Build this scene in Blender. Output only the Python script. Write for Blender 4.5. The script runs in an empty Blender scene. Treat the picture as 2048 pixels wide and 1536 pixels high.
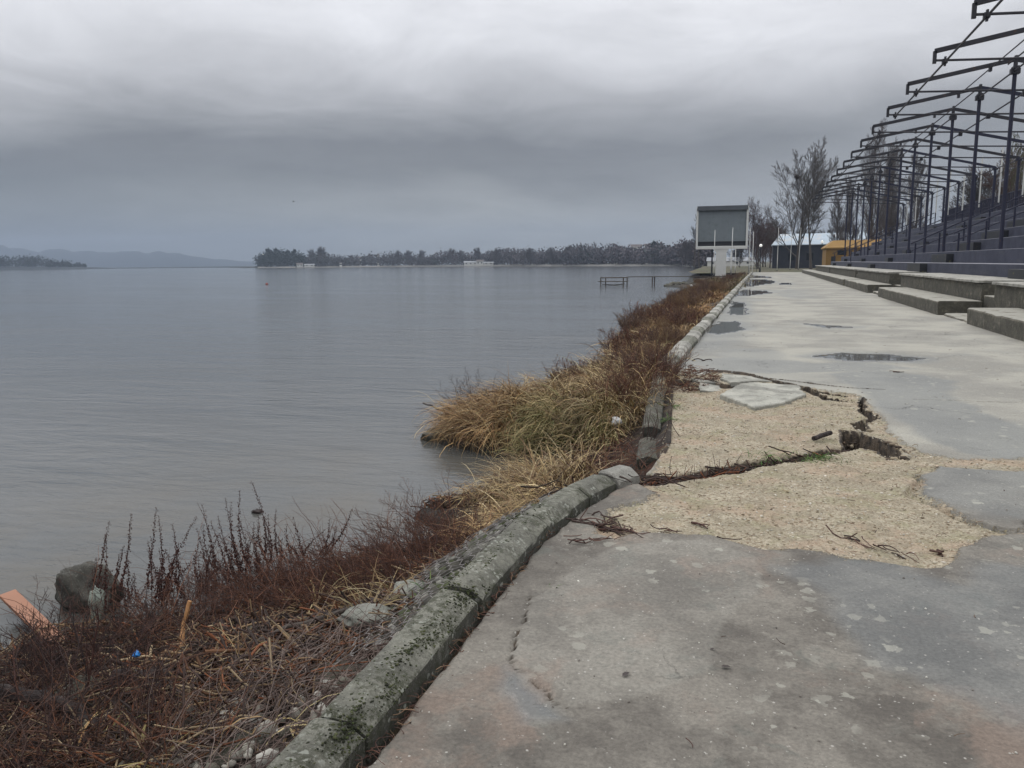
import bpy, math, random
import numpy as np
from mathutils import Matrix, Vector
S = bpy.context.scene
COL = S.collection
rng = np.random.default_rng(7)
random.seed(7)
R = math.radians

# ------------------------------------------------------------------ camera
cam = bpy.data.objects.new('camera', bpy.data.cameras.new('camera')); COL.objects.link(cam)
rot = Matrix(((0.9542206556637228, -0.036450696913953626, 0.29687419389226494),
              (0.2989561352067742, 0.1473895516887689, -0.9428157557419227),
              (-0.009389862987496635, 0.9884066302628037, 0.1515393141254283)))
cam.matrix_world = Matrix.Translation((0, 0, 1.6)) @ rot.to_4x4()
cam.data.sensor_width = 36.0
cam.data.lens = 18.0 * 1580 / 1024
cam.data.clip_start = 0.05
cam.data.clip_end = 9000
S.camera = cam

# ------------------------------------------------------------------ node helper
class NT:
    def __init__(s, tree): s.t = tree; s.n = tree.nodes; s.l = tree.links
    def new(s, ty, ins=None, **kw):
        n = s.n.new(ty)
        for k, v in kw.items(): setattr(n, k, v)
        for k, v in (ins or {}).items(): s.put(n, k, v)
        return n
    def put(s, n, k, v):
        i = n.inputs[k]
        if isinstance(v, bpy.types.NodeSocket): s.l.new(v, i)
        elif isinstance(v, bpy.types.Node): s.l.new(v.outputs[0], i)
        else:
            if hasattr(i.default_value, '__len__') and not hasattr(v, '__len__'): v = (v,) * len(i.default_value)
            if i.type == 'RGBA' and len(v) == 3: v = (*v, 1)
            i.default_value = v
    def math(s, op, a, b=0.0, c=0.0, clamp=False):
        return s.new('ShaderNodeMath', {0: a, 1: b, 2: c}, operation=op, use_clamp=clamp).outputs[0]
    def noise(s, vec, scale, detail=4, rough=.55, dist=0.0, col=False):
        n = s.new('ShaderNodeTexNoise', {'Vector': vec, 'Scale': scale, 'Detail': detail, 'Roughness': rough, 'Distortion': dist})
        return n.outputs['Color' if col else 'Fac']
    def vor(s, vec, scale, feature='F1', out='Distance', rnd=1.0):
        n = s.new('ShaderNodeTexVoronoi', {'Vector': vec, 'Scale': scale, 'Randomness': rnd}, feature=feature)
        return n.outputs[out]
    def ramp(s, fac, stops, interp='LINEAR'):
        n = s.new('ShaderNodeValToRGB', {'Fac': fac}); cr = n.color_ramp; cr.interpolation = interp
        for i, (p, c) in enumerate(stops):
            e = cr.elements[i] if i < 2 else cr.elements.new(p)
            e.position = p
            if not hasattr(c, '__len__'): c = (c, c, c)
            e.color = (*c, 1)
        return n.outputs['Color']
    def step(s, v, a, b):
        return s.new('ShaderNodeMapRange', {'Value': v, 'From Min': a, 'From Max': b, 'To Min': 0.0, 'To Max': 1.0}, interpolation_type='SMOOTHSTEP').outputs[0]
    def mix(s, f, a, b, mode='MIX'):
        n = s.new('ShaderNodeMix', data_type='RGBA', blend_type=mode)
        s.put(n, 0, f); s.put(n, 6, a); s.put(n, 7, b)
        return n.outputs[2]
    def vscale(s, vec, sc):
        return s.new('ShaderNodeVectorMath', {0: vec, 1: sc}, operation='MULTIPLY').outputs[0]
    def bump(s, h, dist=.01, strength=1.0, normal=None):
        ins = {'Height': h, 'Distance': dist, 'Strength': strength}
        if normal is not None: ins['Normal'] = normal
        return s.new('ShaderNodeBump', ins).outputs[0]

# ------------------------------------------------------------------ sky and sun
SUN_EL, SUN_AZ = 48, -60          # overcast glow, high on the left over the lake
W = bpy.data.worlds.new('World'); S.world = W; W.use_nodes = True
t = NT(W.node_tree); t.n.clear()
sky = t.new('ShaderNodeTexSky', sky_type='NISHITA', sun_disc=False, sun_elevation=R(SUN_EL), sun_rotation=R(SUN_AZ))
tc = t.new('ShaderNodeTexCoord').outputs['Generated']
sx = t.new('ShaderNodeSeparateXYZ', {0: tc})
zz = t.math('MAXIMUM', sx.outputs[2], 0.0)
den = t.math('ADD', zz, .13)
px = t.math('DIVIDE', sx.outputs[0], den); py = t.math('DIVIDE', sx.outputs[1], den)
cv = t.new('ShaderNodeCombineXYZ', {0: px, 1: py, 2: 0.0}).outputs[0]
n1 = t.noise(cv, .45, 7, .56, .8)
n2 = t.noise(cv, 1.5, 8, .62, .6)
n3 = t.noise(t.vscale(cv, (.35, .35, .35)), .8, 3, .5)
e = t.math('ADD', zz, t.math('MULTIPLY', t.math('SUBTRACT', n1, .5), t.math('MULTIPLY_ADD', zz, .40, .07)))
e = t.math('ADD', e, t.math('MULTIPLY', t.math('SUBTRACT', n3, .5), .09))
e = t.math('ADD', e, t.math('MULTIPLY', t.math('SUBTRACT', n2, .5), t.math('MULTIPLY', zz, .16)))
base = t.ramp(e, [(0.0, (.30, .32, .33)), (.03, (.33, .345, .35)), (.055, (.35, .36, .36)), (.08, (.30, .308, .312)),
                  (.105, (.215, .22, .23)), (.135, (.205, .21, .224)), (.165, (.32, .326, .343)), (.20, (.53, .535, .56)), (.25, (.76, .767, .80)),
                  (.32, (.92, .925, .96)), (.55, (.80, .82, .84)), (1.0, (1, 1, 1))])
det = t.math('MULTIPLY_ADD', t.math('SUBTRACT', n2, .5), .55, 1.0)
# the cloud is darker and bluer low over the lake to the west
az = t.step(sx.outputs[0], -.30, -.80)
low = t.math('MULTIPLY', az, t.step(zz, .17, .01))
c1 = t.mix(t.math('MULTIPLY', low, .78), base, (.10, .125, .16))
azr = t.math('MULTIPLY', t.step(sx.outputs[0], -.25, .15), t.step(zz, .22, .08))
c1 = t.mix(t.math('MULTIPLY', azr, .6), c1, (.40, .41, .425))
c2 = t.mix(1.0, c1, t.new('ShaderNodeCombineXYZ', {0: det, 1: det, 2: det}).outputs[0], 'MULTIPLY')
zen = t.math('MULTIPLY_ADD', t.step(zz, .35, 1.0), .75, 1.0)
b1 = t.new('ShaderNodeBackground', {'Color': c2, 'Strength': zen})
b2 = t.new('ShaderNodeBackground', {'Color': sky.outputs[0], 'Strength': .004})
ad = t.new('ShaderNodeAddShader'); t.l.new(b1.outputs[0], ad.inputs[0]); t.l.new(b2.outputs[0], ad.inputs[1])
wo = t.new('ShaderNodeOutputWorld'); t.l.new(ad.outputs[0], wo.inputs['Surface'])

sun = bpy.data.objects.new('sun', bpy.data.lights.new('sun', 'SUN')); COL.objects.link(sun)
sun.data.energy = .6; sun.data.angle = R(25); sun.data.color = (1, .97, .93)
sun.rotation_euler = (R(90 - SUN_EL), 0, R(-SUN_AZ + 180))

S.view_settings.view_transform = 'Standard'; S.view_settings.look = 'None'
S.view_settings.gamma = 1; S.view_settings.exposure = 0
S.view_settings.use_curve_mapping = False

# ------------------------------------------------------------------ object helpers
def tag(o, label=None, cat=None, group=None, kind=None):
    if label: o['label'] = label
    if cat: o['category'] = cat
    if group: o['group'] = group
    if kind: o['kind'] = kind
    return o
def empty(name, loc=(0, 0, 0), rz=0, label=None, cat=None, group=None):
    o = bpy.data.objects.new(name, None); COL.objects.link(o)
    o.location = loc; o.rotation_euler = (0, 0, rz); o.empty_display_size = .2
    return tag(o, label, cat, group)
def obj(name, me, mat=None, parent=None, loc=None):
    o = bpy.data.objects.new(name, me); COL.objects.link(o)
    if mat and not me.materials: me.materials.append(mat)
    if parent: o.parent = parent
    if loc is not None: o.location = loc
    return o
def copy_tree(o, parent=None):
    c = o.copy(); COL.objects.link(c); c.parent = parent
    for ch in o.children: copy_tree(ch, c)
    return c
def np_mesh(name, V, F, col=None, smooth=False):
    V = np.asarray(V, np.float32); F = np.asarray(F, np.int32)
    me = bpy.data.meshes.new(name); k = F.shape[1]
    me.vertices.add(len(V)); me.vertices.foreach_set('co', V.ravel())
    me.loops.add(F.size); me.loops.foreach_set('vertex_index', F.ravel())
    me.polygons.add(len(F)); me.polygons.foreach_set('loop_start', np.arange(0, F.size, k, dtype=np.int32))
    if smooth: me.polygons.foreach_set('use_smooth', np.ones(len(F), bool))
    me.update(calc_edges=True)
    if col is not None:
        col = np.asarray(col, np.float32)
        if col.shape[1] == 3: col = np.hstack([col, np.ones((len(col), 1), np.float32)])
        a = me.color_attributes.new('tint', 'FLOAT_COLOR', 'POINT'); a.data.foreach_set('color', col.ravel())
    return me
class MB:
    """collects shapes and links them as one mesh object"""
    def __init__(s): s.v = []; s.f = []
    def add(s, vs, fs):
        b = len(s.v); s.v += [tuple(map(float, p)) for p in vs]; s.f += [tuple(b + i for i in f) for f in fs]
    def box(s, x0, x1, y0, y1, z0, z1, bev=0.0):
        if bev <= 0:
            s.add([(x0,y0,z0),(x1,y0,z0),(x1,y1,z0),(x0,y1,z0),(x0,y0,z1),(x1,y0,z1),(x1,y1,z1),(x0,y1,z1)],
                  [(3,2,1,0),(4,5,6,7),(0,1,5,4),(1,2,6,5),(2,3,7,6),(3,0,4,7)])
        else:
            b = bev
            L = [(x0,y0),(x1,y0),(x1,y1),(x0,y1)]; I = [(x0+b,y0+b),(x1-b,y0+b),(x1-b,y1-b),(x0+b,y1-b)]
            vs = [(p[0],p[1],z0) for p in L] + [(p[0],p[1],z1-b) for p in L] + [(p[0],p[1],z1) for p in I]
            fs = [(3,2,1,0),(8,9,10,11)]
            for q in range(4):
                r = (q+1) % 4; fs += [(q,r,4+r,4+q),(4+q,4+r,8+r,8+q)]
            s.add(vs, fs)
        return s
    def bar(s, a, b, r, n=6, r2=None):
        a = Vector(a); b = Vector(b); d = (b - a).normalized(); r2 = r if r2 is None else r2
        u = d.cross(Vector((0, 0, 1)) if abs(d.z) < .9 else Vector((1, 0, 0))).normalized(); w = d.cross(u)
        vs = []
        for p, q in ((a, r), (b, r2)):
            for i in range(n):
                an = 2*math.pi*(i+.5)/n; vs.append(p + (u*math.cos(an) + w*math.sin(an))*q)
        s.add(vs, [(i, (i+1) % n, n+(i+1) % n, n+i) for i in range(n)] + [tuple(range(n))[::-1], tuple(range(n, 2*n))])
        return s
    def lathe(s, prof, n=14, c=(0, 0)):
        vs = []; fs = []
        for r, z in prof:
            for i in range(n):
                a = 2*math.pi*i/n; vs.append((c[0]+r*math.cos(a), c[1]+r*math.sin(a), z))
        for k in range(len(prof)-1):
            for i in range(n): fs.append((k*n+i, k*n+(i+1) % n, (k+1)*n+(i+1) % n, (k+1)*n+i))
        fs += [tuple(range(n))[::-1], tuple(range((len(prof)-1)*n, len(prof)*n))]
        s.add(vs, fs); return s
    def build(s, name, mat=None, parent=None, smooth=False):
        me = bpy.data.meshes.new(name); me.from_pydata(s.v, [], s.f); me.update()
        if smooth: me.polygons.foreach_set('use_smooth', [True]*len(me.polygons))
        return obj(name, me, mat, parent)

def tubes(P, Rd, sides=3, flat=False, wdir=None):
    """P (N,K,3) centre lines, Rd (N,K) radii -> vertices, quads"""
    N, K, _ = P.shape
    D = np.gradient(P, axis=1); D /= np.linalg.norm(D, axis=2, keepdims=True) + 1e-9
    m = D.mean(1)
    ref = np.where(np.abs(m[:, 2:3]) < .8, np.array([[0, 0, 1.]]), np.array([[1., 0, 0]]))
    U = np.cross(D, np.repeat(ref[:, None, :], K, 1)); U /= np.linalg.norm(U, axis=2, keepdims=True) + 1e-9
    if wdir is not None: U = np.repeat(wdir[:, None, :], K, 1)
    Wv = np.cross(D, U)
    if flat:
        V = np.stack([P - U*Rd[..., None], P + U*Rd[..., None]], 2); s = 2
    else:
        a = 2*np.pi*np.arange(sides)/sides; s = sides
        V = P[:, :, None, :] + (U[:, :, None, :]*np.cos(a)[None, None, :, None] + Wv[:, :, None, :]*np.sin(a)[None, None, :, None])*Rd[:, :, None, None]
    V = V.reshape(-1, 3)
    base = (np.arange(N)*K*s)[:, None, None] + (np.arange(K-1)*s)[None, :, None]
    i = np.arange(1 if flat else s)[None, None, :]; j = (i+1) % s
    F = np.stack([base+i, base+j, base+s+j, base+s+i], -1).reshape(-1, 4)
    return V, F
class Batch:
    def __init__(s): s.V = []; s.F = []; s.C = []; s.n = 0
    def add(s, V, F, col):
        col = np.asarray(col, float)
        if col.ndim == 1: col = np.tile(col, (len(V), 1))
        elif len(col) != len(V): col = np.repeat(col, len(V)//len(col), axis=0)
        s.V.append(V); s.F.append(F + s.n); s.C.append(col); s.n += len(V)
    def mesh(s, name, smooth=False):
        return np_mesh(name, np.vstack(s.V), np.vstack(s.F), np.vstack(s.C), smooth)
def unit(v): return v/(np.linalg.norm(v, axis=-1, keepdims=True)+1e-9)

# value noise (numpy)
_tab = np.random.default_rng(3).random((256, 256))
def vn(x, y):
    xi = np.floor(x).astype(int); yi = np.floor(y).astype(int); fx = x-xi; fy = y-yi
    fx = fx*fx*(3-2*fx); fy = fy*fy*(3-2*fy)
    g = lambda a, b: _tab[a & 255, b & 255]
    return (g(xi, yi)*(1-fx)+g(xi+1, yi)*fx)*(1-fy)+(g(xi, yi+1)*(1-fx)+g(xi+1, yi+1)*fx)*fy
def fbm(x, y, o=4):
    r = 0; a = .5; tot = 0
    for k in range(o):
        r = r + a*vn(x*2**k+17.3*k, y*2**k+5.1*k); tot += a; a *= .5
    return r/tot - .5
def sst(v, a, b):
    q = np.clip((v-a)/(b-a), 0, 1); return q*q*(3-2*q)
def seg_dist(x, y, pts, closed=False):
    pts = np.array(pts, float); d = np.full(x.shape, 1e9); tt = np.zeros(x.shape); n = len(pts)
    for i in range(n if closed else n-1):
        a = pts[i]; b = pts[(i+1) % n]; ab = b-a
        q = np.clip(((x-a[0])*ab[0]+(y-a[1])*ab[1])/(ab@ab+1e-12), 0, 1)
        dd = np.hypot(x-a[0]-q*ab[0], y-a[1]-q*ab[1]); mk = dd < d
        d = np.where(mk, dd, d); tt = np.where(mk, (i+q)/(n-1), tt)
    return d, tt
def sdf(x, y, pts):
    """negative inside"""
    pts = np.array(pts, float); d, _ = seg_dist(x, y, pts, True); ins = np.zeros(x.shape, bool); n = len(pts)
    for i in range(n):
        a = pts[i]; b = pts[(i+1) % n]
        c = ((a[1] > y) != (b[1] > y)) & (x < (b[0]-a[0])*(y-a[1])/(b[1]-a[1]+1e-12)+a[0])
        ins ^= c
    return np.where(ins, -d, d)

# ------------------------------------------------------------------ materials
def mat(name):
    m = bpy.data.materials.new(name); m.use_nodes = True; n = NT(m.node_tree)
    return m, n, n.n['Principled BSDF']
def pos(n): return n.new('ShaderNodeNewGeometry').outputs['Position']
def objc(n): return n.new('ShaderNodeTexCoord').outputs['Object']
def simple(name, c, rough=.6, var=.25, scale=3.0, metal=0, bump=.0, c2=None, f2=(.55, .7), world=False, bscale=None):
    m, n, b = mat(name); p = pos(n) if world else objc(n)
    f = n.noise(p, scale, 5, .6)
    k = n.math('MULTIPLY_ADD', n.math('SUBTRACT', f, .5), var*2, 1.0)
    c1 = n.mix(1.0, c, n.new('ShaderNodeCombineXYZ', {0: k, 1: k, 2: k}).outputs[0], 'MULTIPLY')
    if c2: c1 = n.mix(n.step(n.noise(p, scale*1.7, 6, .65, .5), *f2), c1, c2)
    n.put(b, 'Base Color', c1); n.put(b, 'Roughness', rough); n.put(b, 'Metallic', metal)
    if bump: n.put(b, 'Normal', n.bump(n.noise(p, bscale or scale*6, 6, .65), bump))
    return m
def tinted(name, rough=.75, var=.3, scale=8.0, transl=0.0):
    m, n, b = mat(name); a = n.new('ShaderNodeAttribute', attribute_name='tint').outputs['Color']
    k = n.math('MULTIPLY_ADD', n.math('SUBTRACT', n.noise(objc(n), scale, 3), .5), var*2, 1.0)
    n.put(b, 'Base Color', n.mix(1.0, a, n.new('ShaderNodeCombineXYZ', {0: k, 1: k, 2: k}).outputs[0], 'MULTIPLY'))
    n.put(b, 'Roughness', rough); n.put(b, 'Specular IOR Level', .25)
    return m
M = {}
M['twig'] = tinted('twig'); M['bark'] = simple('bark', (.075, .062, .052), .9, .3, 6, bump=.01)
M['navy'] = simple('navy_paint', (.011, .012, .034), .65, .25, 4, c2=(.05, .025, .02), f2=(.62, .72), bump=.001)
M['steel'] = simple('dark_steel', (.018, .017, .024), .6, .3, 3, c2=(.055, .03, .025), f2=(.55, .7), bump=.001)
M['white'] = simple('white_paint', (.62, .62, .60), .5, .12, 2, c2=(.40, .40, .38), f2=(.6, .8))
M['dark'] = simple('dark_paint', (.016, .017, .022), .6, .3, 3)
M['glass'] = simple('dark_glass', (.02, .023, .028), .12, .2, 1)
M['yellow'] = simple('yellow_wall', (.24, .135, .03), .7, .15, 1.5, c2=(.18, .10, .035), f2=(.55, .75))
M['yroof'] = simple('yellow_roof', (.31, .175, .04), .6, .15, 1.5)
M['wood'] = simple('old_wood', (.075, .06, .05), .85, .35, 5, bump=.004)

# shore concrete with moss and lichen
def concrete(name, base=(.20, .195, .175), moss=.5, lichen=.5, dark=.5, world=True, top=None):
    m, n, b = mat(name); p = pos(n) if world else objc(n)
    a = n.noise(p, 2.3, 6, .65)
    c = n.mix(n.step(a, .38, .62), tuple(v*.62 for v in base), tuple(v*1.18 for v in base))
    c = n.mix(n.math('MULTIPLY', n.step(n.noise(p, 15, 9, .8), .50, .62), dark), c, (.06, .056, .046))
    g_ = n.math('MULTIPLY_ADD', n.math('SUBTRACT', n.noise(p, 70, 6, .8), .5), 1.6, 1.0)
    c = n.mix(1.0, c, n.new('ShaderNodeCombineXYZ', {0: g_, 1: g_, 2: g_}).outputs[0], 'MULTIPLY')
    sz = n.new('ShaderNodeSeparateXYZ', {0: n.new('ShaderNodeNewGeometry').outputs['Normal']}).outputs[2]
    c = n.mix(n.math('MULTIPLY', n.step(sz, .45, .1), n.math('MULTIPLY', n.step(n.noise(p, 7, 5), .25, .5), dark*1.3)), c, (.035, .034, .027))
    c = n.mix(n.math('MULTIPLY', n.math('MULTIPLY', n.step(n.noise(p, 4.5, 3, .5), .42, .56), n.step(n.noise(p, 26, 8, .8), .46, .54)), moss), c, (.048, .052, .026))
    v = n.vor(n.new('ShaderNodeVectorMath', {0: p, 1: n.vscale(n.noise(p, 40, 5, .65, 0, True), (.06, .06, .06))}, operation='ADD').outputs[0], 27)
    sp = n.math('MULTIPLY', n.step(v, .36, .26), n.step(n.noise(p, 6, 3), .50, .60))
    c = n.mix(n.math('MULTIPLY', sp, lichen), c, (.36, .365, .315))
    s2 = n.math('MULTIPLY', n.step(n.noise(p, 44, 7, .75), .575, .62), n.step(n.noise(p, 4, 3), .42, .58))
    c = n.mix(n.math('MULTIPLY', s2, lichen*.75), c, (.36, .37, .32))
    c = n.mix(n.math('MULTIPLY', n.step(n.noise(p, 140, 2, .5), .62, .72), .5), c, (.38, .36, .32))
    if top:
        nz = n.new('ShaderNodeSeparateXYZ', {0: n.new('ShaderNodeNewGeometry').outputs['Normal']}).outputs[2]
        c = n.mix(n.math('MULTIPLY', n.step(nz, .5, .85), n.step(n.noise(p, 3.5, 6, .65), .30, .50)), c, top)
    n.put(b, 'Base Color', c); n.put(b, 'Roughness', .85)
    nzs = n.math('ABSOLUTE', n.new('ShaderNodeSeparateXYZ', {0: n.new('ShaderNodeNewGeometry').outputs['Normal']}).outputs[2])
    h = n.math('ADD', n.noise(p, 60, 10, .8), n.math('MULTIPLY', n.noise(p, 8, 4), 1.2))
    n.put(b, 'Normal', n.bump(h, .016))
    return m
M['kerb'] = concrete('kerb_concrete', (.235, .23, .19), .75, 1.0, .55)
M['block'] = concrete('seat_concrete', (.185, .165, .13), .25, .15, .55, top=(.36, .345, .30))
M['slabtop'] = concrete('slab_concrete', (.40, .385, .345), .1, .3, .2)
M['rock'] = concrete('rock', (.10, .09, .07), .5, .45, .75)
M['boulder'] = concrete('boulder_stone', (.085, .08, .068), .15, .25, .8)

# promenade: damp concrete, crushed-stone patch, puddles
def promenade_mat():
    m, n, b = mat('promenade_surface'); p = pos(n)
    at = n.new('ShaderNodeAttribute', attribute_name='tint'); s = n.new('ShaderNodeSeparateColor', {0: at.outputs['Color']})
    g0, pud, damp, ph = s.outputs[0], s.outputs[1], s.outputs[2], at.outputs['Alpha']
    warp = n.new('ShaderNodeVectorMath', {0: p, 1: n.vscale(n.noise(p, 7, 5, .6, 0, True), (.25, .25, .25))}, operation='ADD').outputs[0]
    gn = n.math('ADD', n.math('MULTIPLY', n.math('SUBTRACT', n.noise(p, 85, 4, .7), .5), .9), n.math('MULTIPLY', n.math('SUBTRACT', n.noise(p, 12, 7, .75), .5), 1.15))
    grav = n.step(n.math('ADD', g0, gn), .46, .56)
    # concrete
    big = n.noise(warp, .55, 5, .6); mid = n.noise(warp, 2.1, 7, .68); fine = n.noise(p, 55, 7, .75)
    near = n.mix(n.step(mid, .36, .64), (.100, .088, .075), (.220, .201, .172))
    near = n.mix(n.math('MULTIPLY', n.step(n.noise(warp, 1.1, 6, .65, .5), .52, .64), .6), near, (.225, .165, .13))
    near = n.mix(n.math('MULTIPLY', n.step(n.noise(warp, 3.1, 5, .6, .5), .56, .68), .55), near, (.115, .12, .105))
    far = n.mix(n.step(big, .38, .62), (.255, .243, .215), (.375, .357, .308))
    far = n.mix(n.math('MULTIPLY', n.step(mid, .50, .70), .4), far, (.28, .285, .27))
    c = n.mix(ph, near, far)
    dk = n.mix(n.step(mid, .3, .7), (.13, .138, .137), (.185, .192, .187))
    c = n.mix(n.math('MULTIPLY', damp, .85), c, dk)
    g = n.math('MULTIPLY_ADD', n.math('SUBTRACT', fine, .5), 1.7, 1.0)
    c = n.mix(1.0, c, n.new('ShaderNodeCombineXYZ', {0: g, 1: g, 2: g}).outputs[0], 'MULTIPLY')
    # lichen rings
    wl = n.new('ShaderNodeVectorMath', {0: p, 1: n.vscale(n.noise(p, 26, 5, .5, 0, True), (.09, .09, .09))}, operation='ADD').outputs[0]
    v = n.vor(wl, 9.5); vc = n.new('ShaderNodeSeparateColor', {0: n.vor(wl, 9.5, out='Color')}).outputs
    th = n.math('MULTIPLY_ADD', vc[0], .36, .0)
    spot = n.math('MULTIPLY', n.step(n.math('SUBTRACT', th, v), -.02, .03), n.step(n.math('ADD', n.noise(p, .9, 3), n.math('MULTIPLY', n.new('ShaderNodeSeparateXYZ', {0: p}).outputs[0], .06)), .46, .54))
    spot = n.math('MULTIPLY', spot, n.math('MULTIPLY_ADD', vc[1], .6, .2))
    c = n.mix(n.math('MULTIPLY', spot, n.math('SUBTRACT', 1.0, grav)), c, (.37, .36, .31))
    pebs = n.math('MULTIPLY', n.step(n.vor(p, 42), .24, .16), n.step(n.noise(p, 25, 2), .56, .64))
    c = n.mix(n.math('MULTIPLY', pebs, .8), c, (.46, .44, .40))
    pebd = n.math('MULTIPLY', n.step(n.vor(n.vscale(p, (1.13, 1.07, 1)), 55), .22, .14), n.step(n.noise(p, 19, 2), .55, .65))
    c = n.mix(n.math('MULTIPLY', pebd, .65), c, (.07, .06, .05))
    # cracks: a coarse network, mostly faint
    wk = n.new('ShaderNodeVectorMath', {0: p, 1: n.vscale(n.noise(p, 2.2, 5, .6, 0, True), (.7, .7, .7))}, operation='ADD').outputs[0]
    cr = n.vor(wk, .55, 'DISTANCE_TO_EDGE')
    crm = n.math('MULTIPLY', n.math('MULTIPLY', n.step(cr, .004, .001), n.step(n.noise(p, .6, 2), .50, .60)), ph)
    c = n.mix(n.math('MULTIPLY', crm, .75), c, (.05, .045, .04))
    # crushed stone
    gv = n.vor(p, 75, out='Color'); gs = n.new('ShaderNodeSeparateColor', {0: gv}).outputs
    gc = n.mix(gs[0], (.32, .27, .19), (.445, .39, .295))
    gc = n.mix(n.step(gs[1], .80, .92), gc, (.23, .17, .11))
    gc = n.mix(n.math('MULTIPLY', n.step(n.noise(p, 1.8, 5), .48, .62), .6), gc, (.38, .27, .19))
    gc = n.mix(n.math('MULTIPLY', n.step(n.noise(p, 3.5, 6, .65), .50, .62), .55), gc, (.25, .235, .13))
    gc = n.mix(n.math('MULTIPLY', n.step(n.noise(p, 22, 6, .75), .52, .64), .7), gc, (.22, .17, .115))
    gc = n.mix(n.math('MULTIPLY', n.step(n.noise(p, 3.2, 7, .7), .46, .60), .55), gc, (.235, .20, .14))
    gg = n.math('MULTIPLY_ADD', n.math('SUBTRACT', n.noise(p, 38, 8, .8), .5), 1.8, 1.0)
    gc = n.mix(1.0, gc, n.new('ShaderNodeCombineXYZ', {0: gg, 1: gg, 2: gg}).outputs[0], 'MULTIPLY')
    c = n.mix(grav, c, gc)
    soil = n.step(n.new('ShaderNodeAttribute', attribute_name='soil').outputs['Fac'], .15, .5)
    c = n.mix(soil, c, n.mix(n.step(n.noise(p, 14, 6), .4, .6), (.028, .020, .014), (.085, .062, .042)))
    c = n.mix(n.math('MULTIPLY', pud, .6), c, (.10, .10, .095))
    n.put(b, 'Base Color', c)
    ro = n.math('MULTIPLY_ADD', damp, -.38, .80)
    ro = n.math('MULTIPLY_ADD', n.math('SUBTRACT', mid, .5), .35, ro)
    ro = n.math('MAXIMUM', n.math('MULTIPLY_ADD', pud, -1.2, ro), .02)
    n.put(b, 'Roughness', ro)
    gh = n.math('MULTIPLY', n.vor(p, 75), -.8)
    h = n.math('ADD', n.math('MULTIPLY', fine, .5), n.math('ADD', n.math('MULTIPLY', mid, 2.0), n.math('MULTIPLY', gh, grav)))
    h = n.math('ADD', h, n.math('MULTIPLY', crm, -1.5))
    h = n.math('MULTIPLY', h, n.math('SUBTRACT', 1.0, pud, clamp=True))
    n.put(b, 'Normal', n.bump(h, .008))
    return m
M['prom'] = promenade_mat()

def water_mat():
    m, n, b = mat('lake_water'); p = pos(n)
    sep = n.new('ShaderNodeSeparateXYZ', {0: p})
    rt = n.new('ShaderNodeMapping', {'Vector': p, 'Rotation': (0, 0, R(-28)), 'Scale': (.35, 1.0, 1.0)}).outputs[0]
    dcam = n.new('ShaderNodeVectorMath', {0: p}, operation='LENGTH').outputs['Value']
    w1 = n.noise(rt, 1.8, 4, .55, .5); w2 = n.noise(rt, 8.0, 5, .65, .4); w3 = n.noise(rt, .33, 3, .5, .4)
    h = n.math('ADD', n.math('MULTIPLY', w1, .55), n.math('ADD', n.math('MULTIPLY', w2, .17), n.math('MULTIPLY', w3, .9)))
    patch = n.math('MULTIPLY_ADD', n.step(n.noise(n.vscale(p, (.06, .16, 1)), 1.0, 4, .6, .5), .35, .65), .8, .5)
    n.put(b, 'Normal', n.bump(h, .07, n.math('MULTIPLY', patch, .75)))
    # pale sandy bed seen through the shallows close to the bank
    sh = n.math('MULTIPLY', n.step(dcam, 13, 5), n.step(n.noise(p, .8, 4), .35, .7))
    n.put(b, 'Base Color', n.mix(n.math('MULTIPLY', sh, .65), (.085, .088, .086), (.105, .086, .058)))
    n.put(b, 'Roughness', .09); n.put(b, 'IOR', 1.33)
    return m
M['water'] = water_mat()

def bank_mat():
    m, n, b = mat('bank_soil'); p = pos(n)
    c = n.mix(n.step(n.noise(p, 5, 7, .7), .38, .62), (.018, .012, .009), (.065, .042, .028))
    c = n.mix(n.math('MULTIPLY', n.step(n.noise(p, 2.2, 5, .6), .52, .62), .7), c, (.12, .085, .04))
    st = n.step(n.vor(p, 14), .33, .2)
    c = n.mix(n.math('MULTIPLY', n.math('MULTIPLY', st, n.step(n.noise(p, 3, 3), .5, .62)), .8), c, (.30, .28, .245))
    z = n.new('ShaderNodeSeparateXYZ', {0: p}).outputs[2]
    c = n.mix(n.step(z, -.62, -.72), c, (.018, .017, .014))
    n.put(b, 'Base Color', c); n.put(b, 'Roughness', .85)
    n.put(b, 'Normal', n.bump(n.math('ADD', n.noise(p, 22, 8, .75), n.math('MULTIPLY', n.vor(p, 14), -.6)), .06))
    return m
M['bank'] = bank_mat()
def ground_mat():
    m, n, b = mat('rough_ground'); p = pos(n)
    c = n.mix(n.step(n.noise(p, .5, 7, .65), .4, .62), (.055, .055, .032), (.13, .10, .06))
    n.put(b, 'Base Color', n.mix(n.step(n.noise(p, .12, 3), .5, .62), c, (.075, .085, .035))); n.put(b, 'Roughness', .9)
    n.put(b, 'Normal', n.bump(n.noise(p, 8, 6), .1))
    return m
M['ground'] = ground_mat()

# ------------------------------------------------------------------ setting
WZ = -.75
def struct(name, me, m): return tag(obj(name, me, m), kind='structure')
me = np_mesh('lake', [(-3550, -280, WZ), (60, -280, WZ), (60, 2560, WZ), (-3550, 2560, WZ)], [(0, 1, 2, 3)])
struct('lake_water', me, M['water'])

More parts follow.
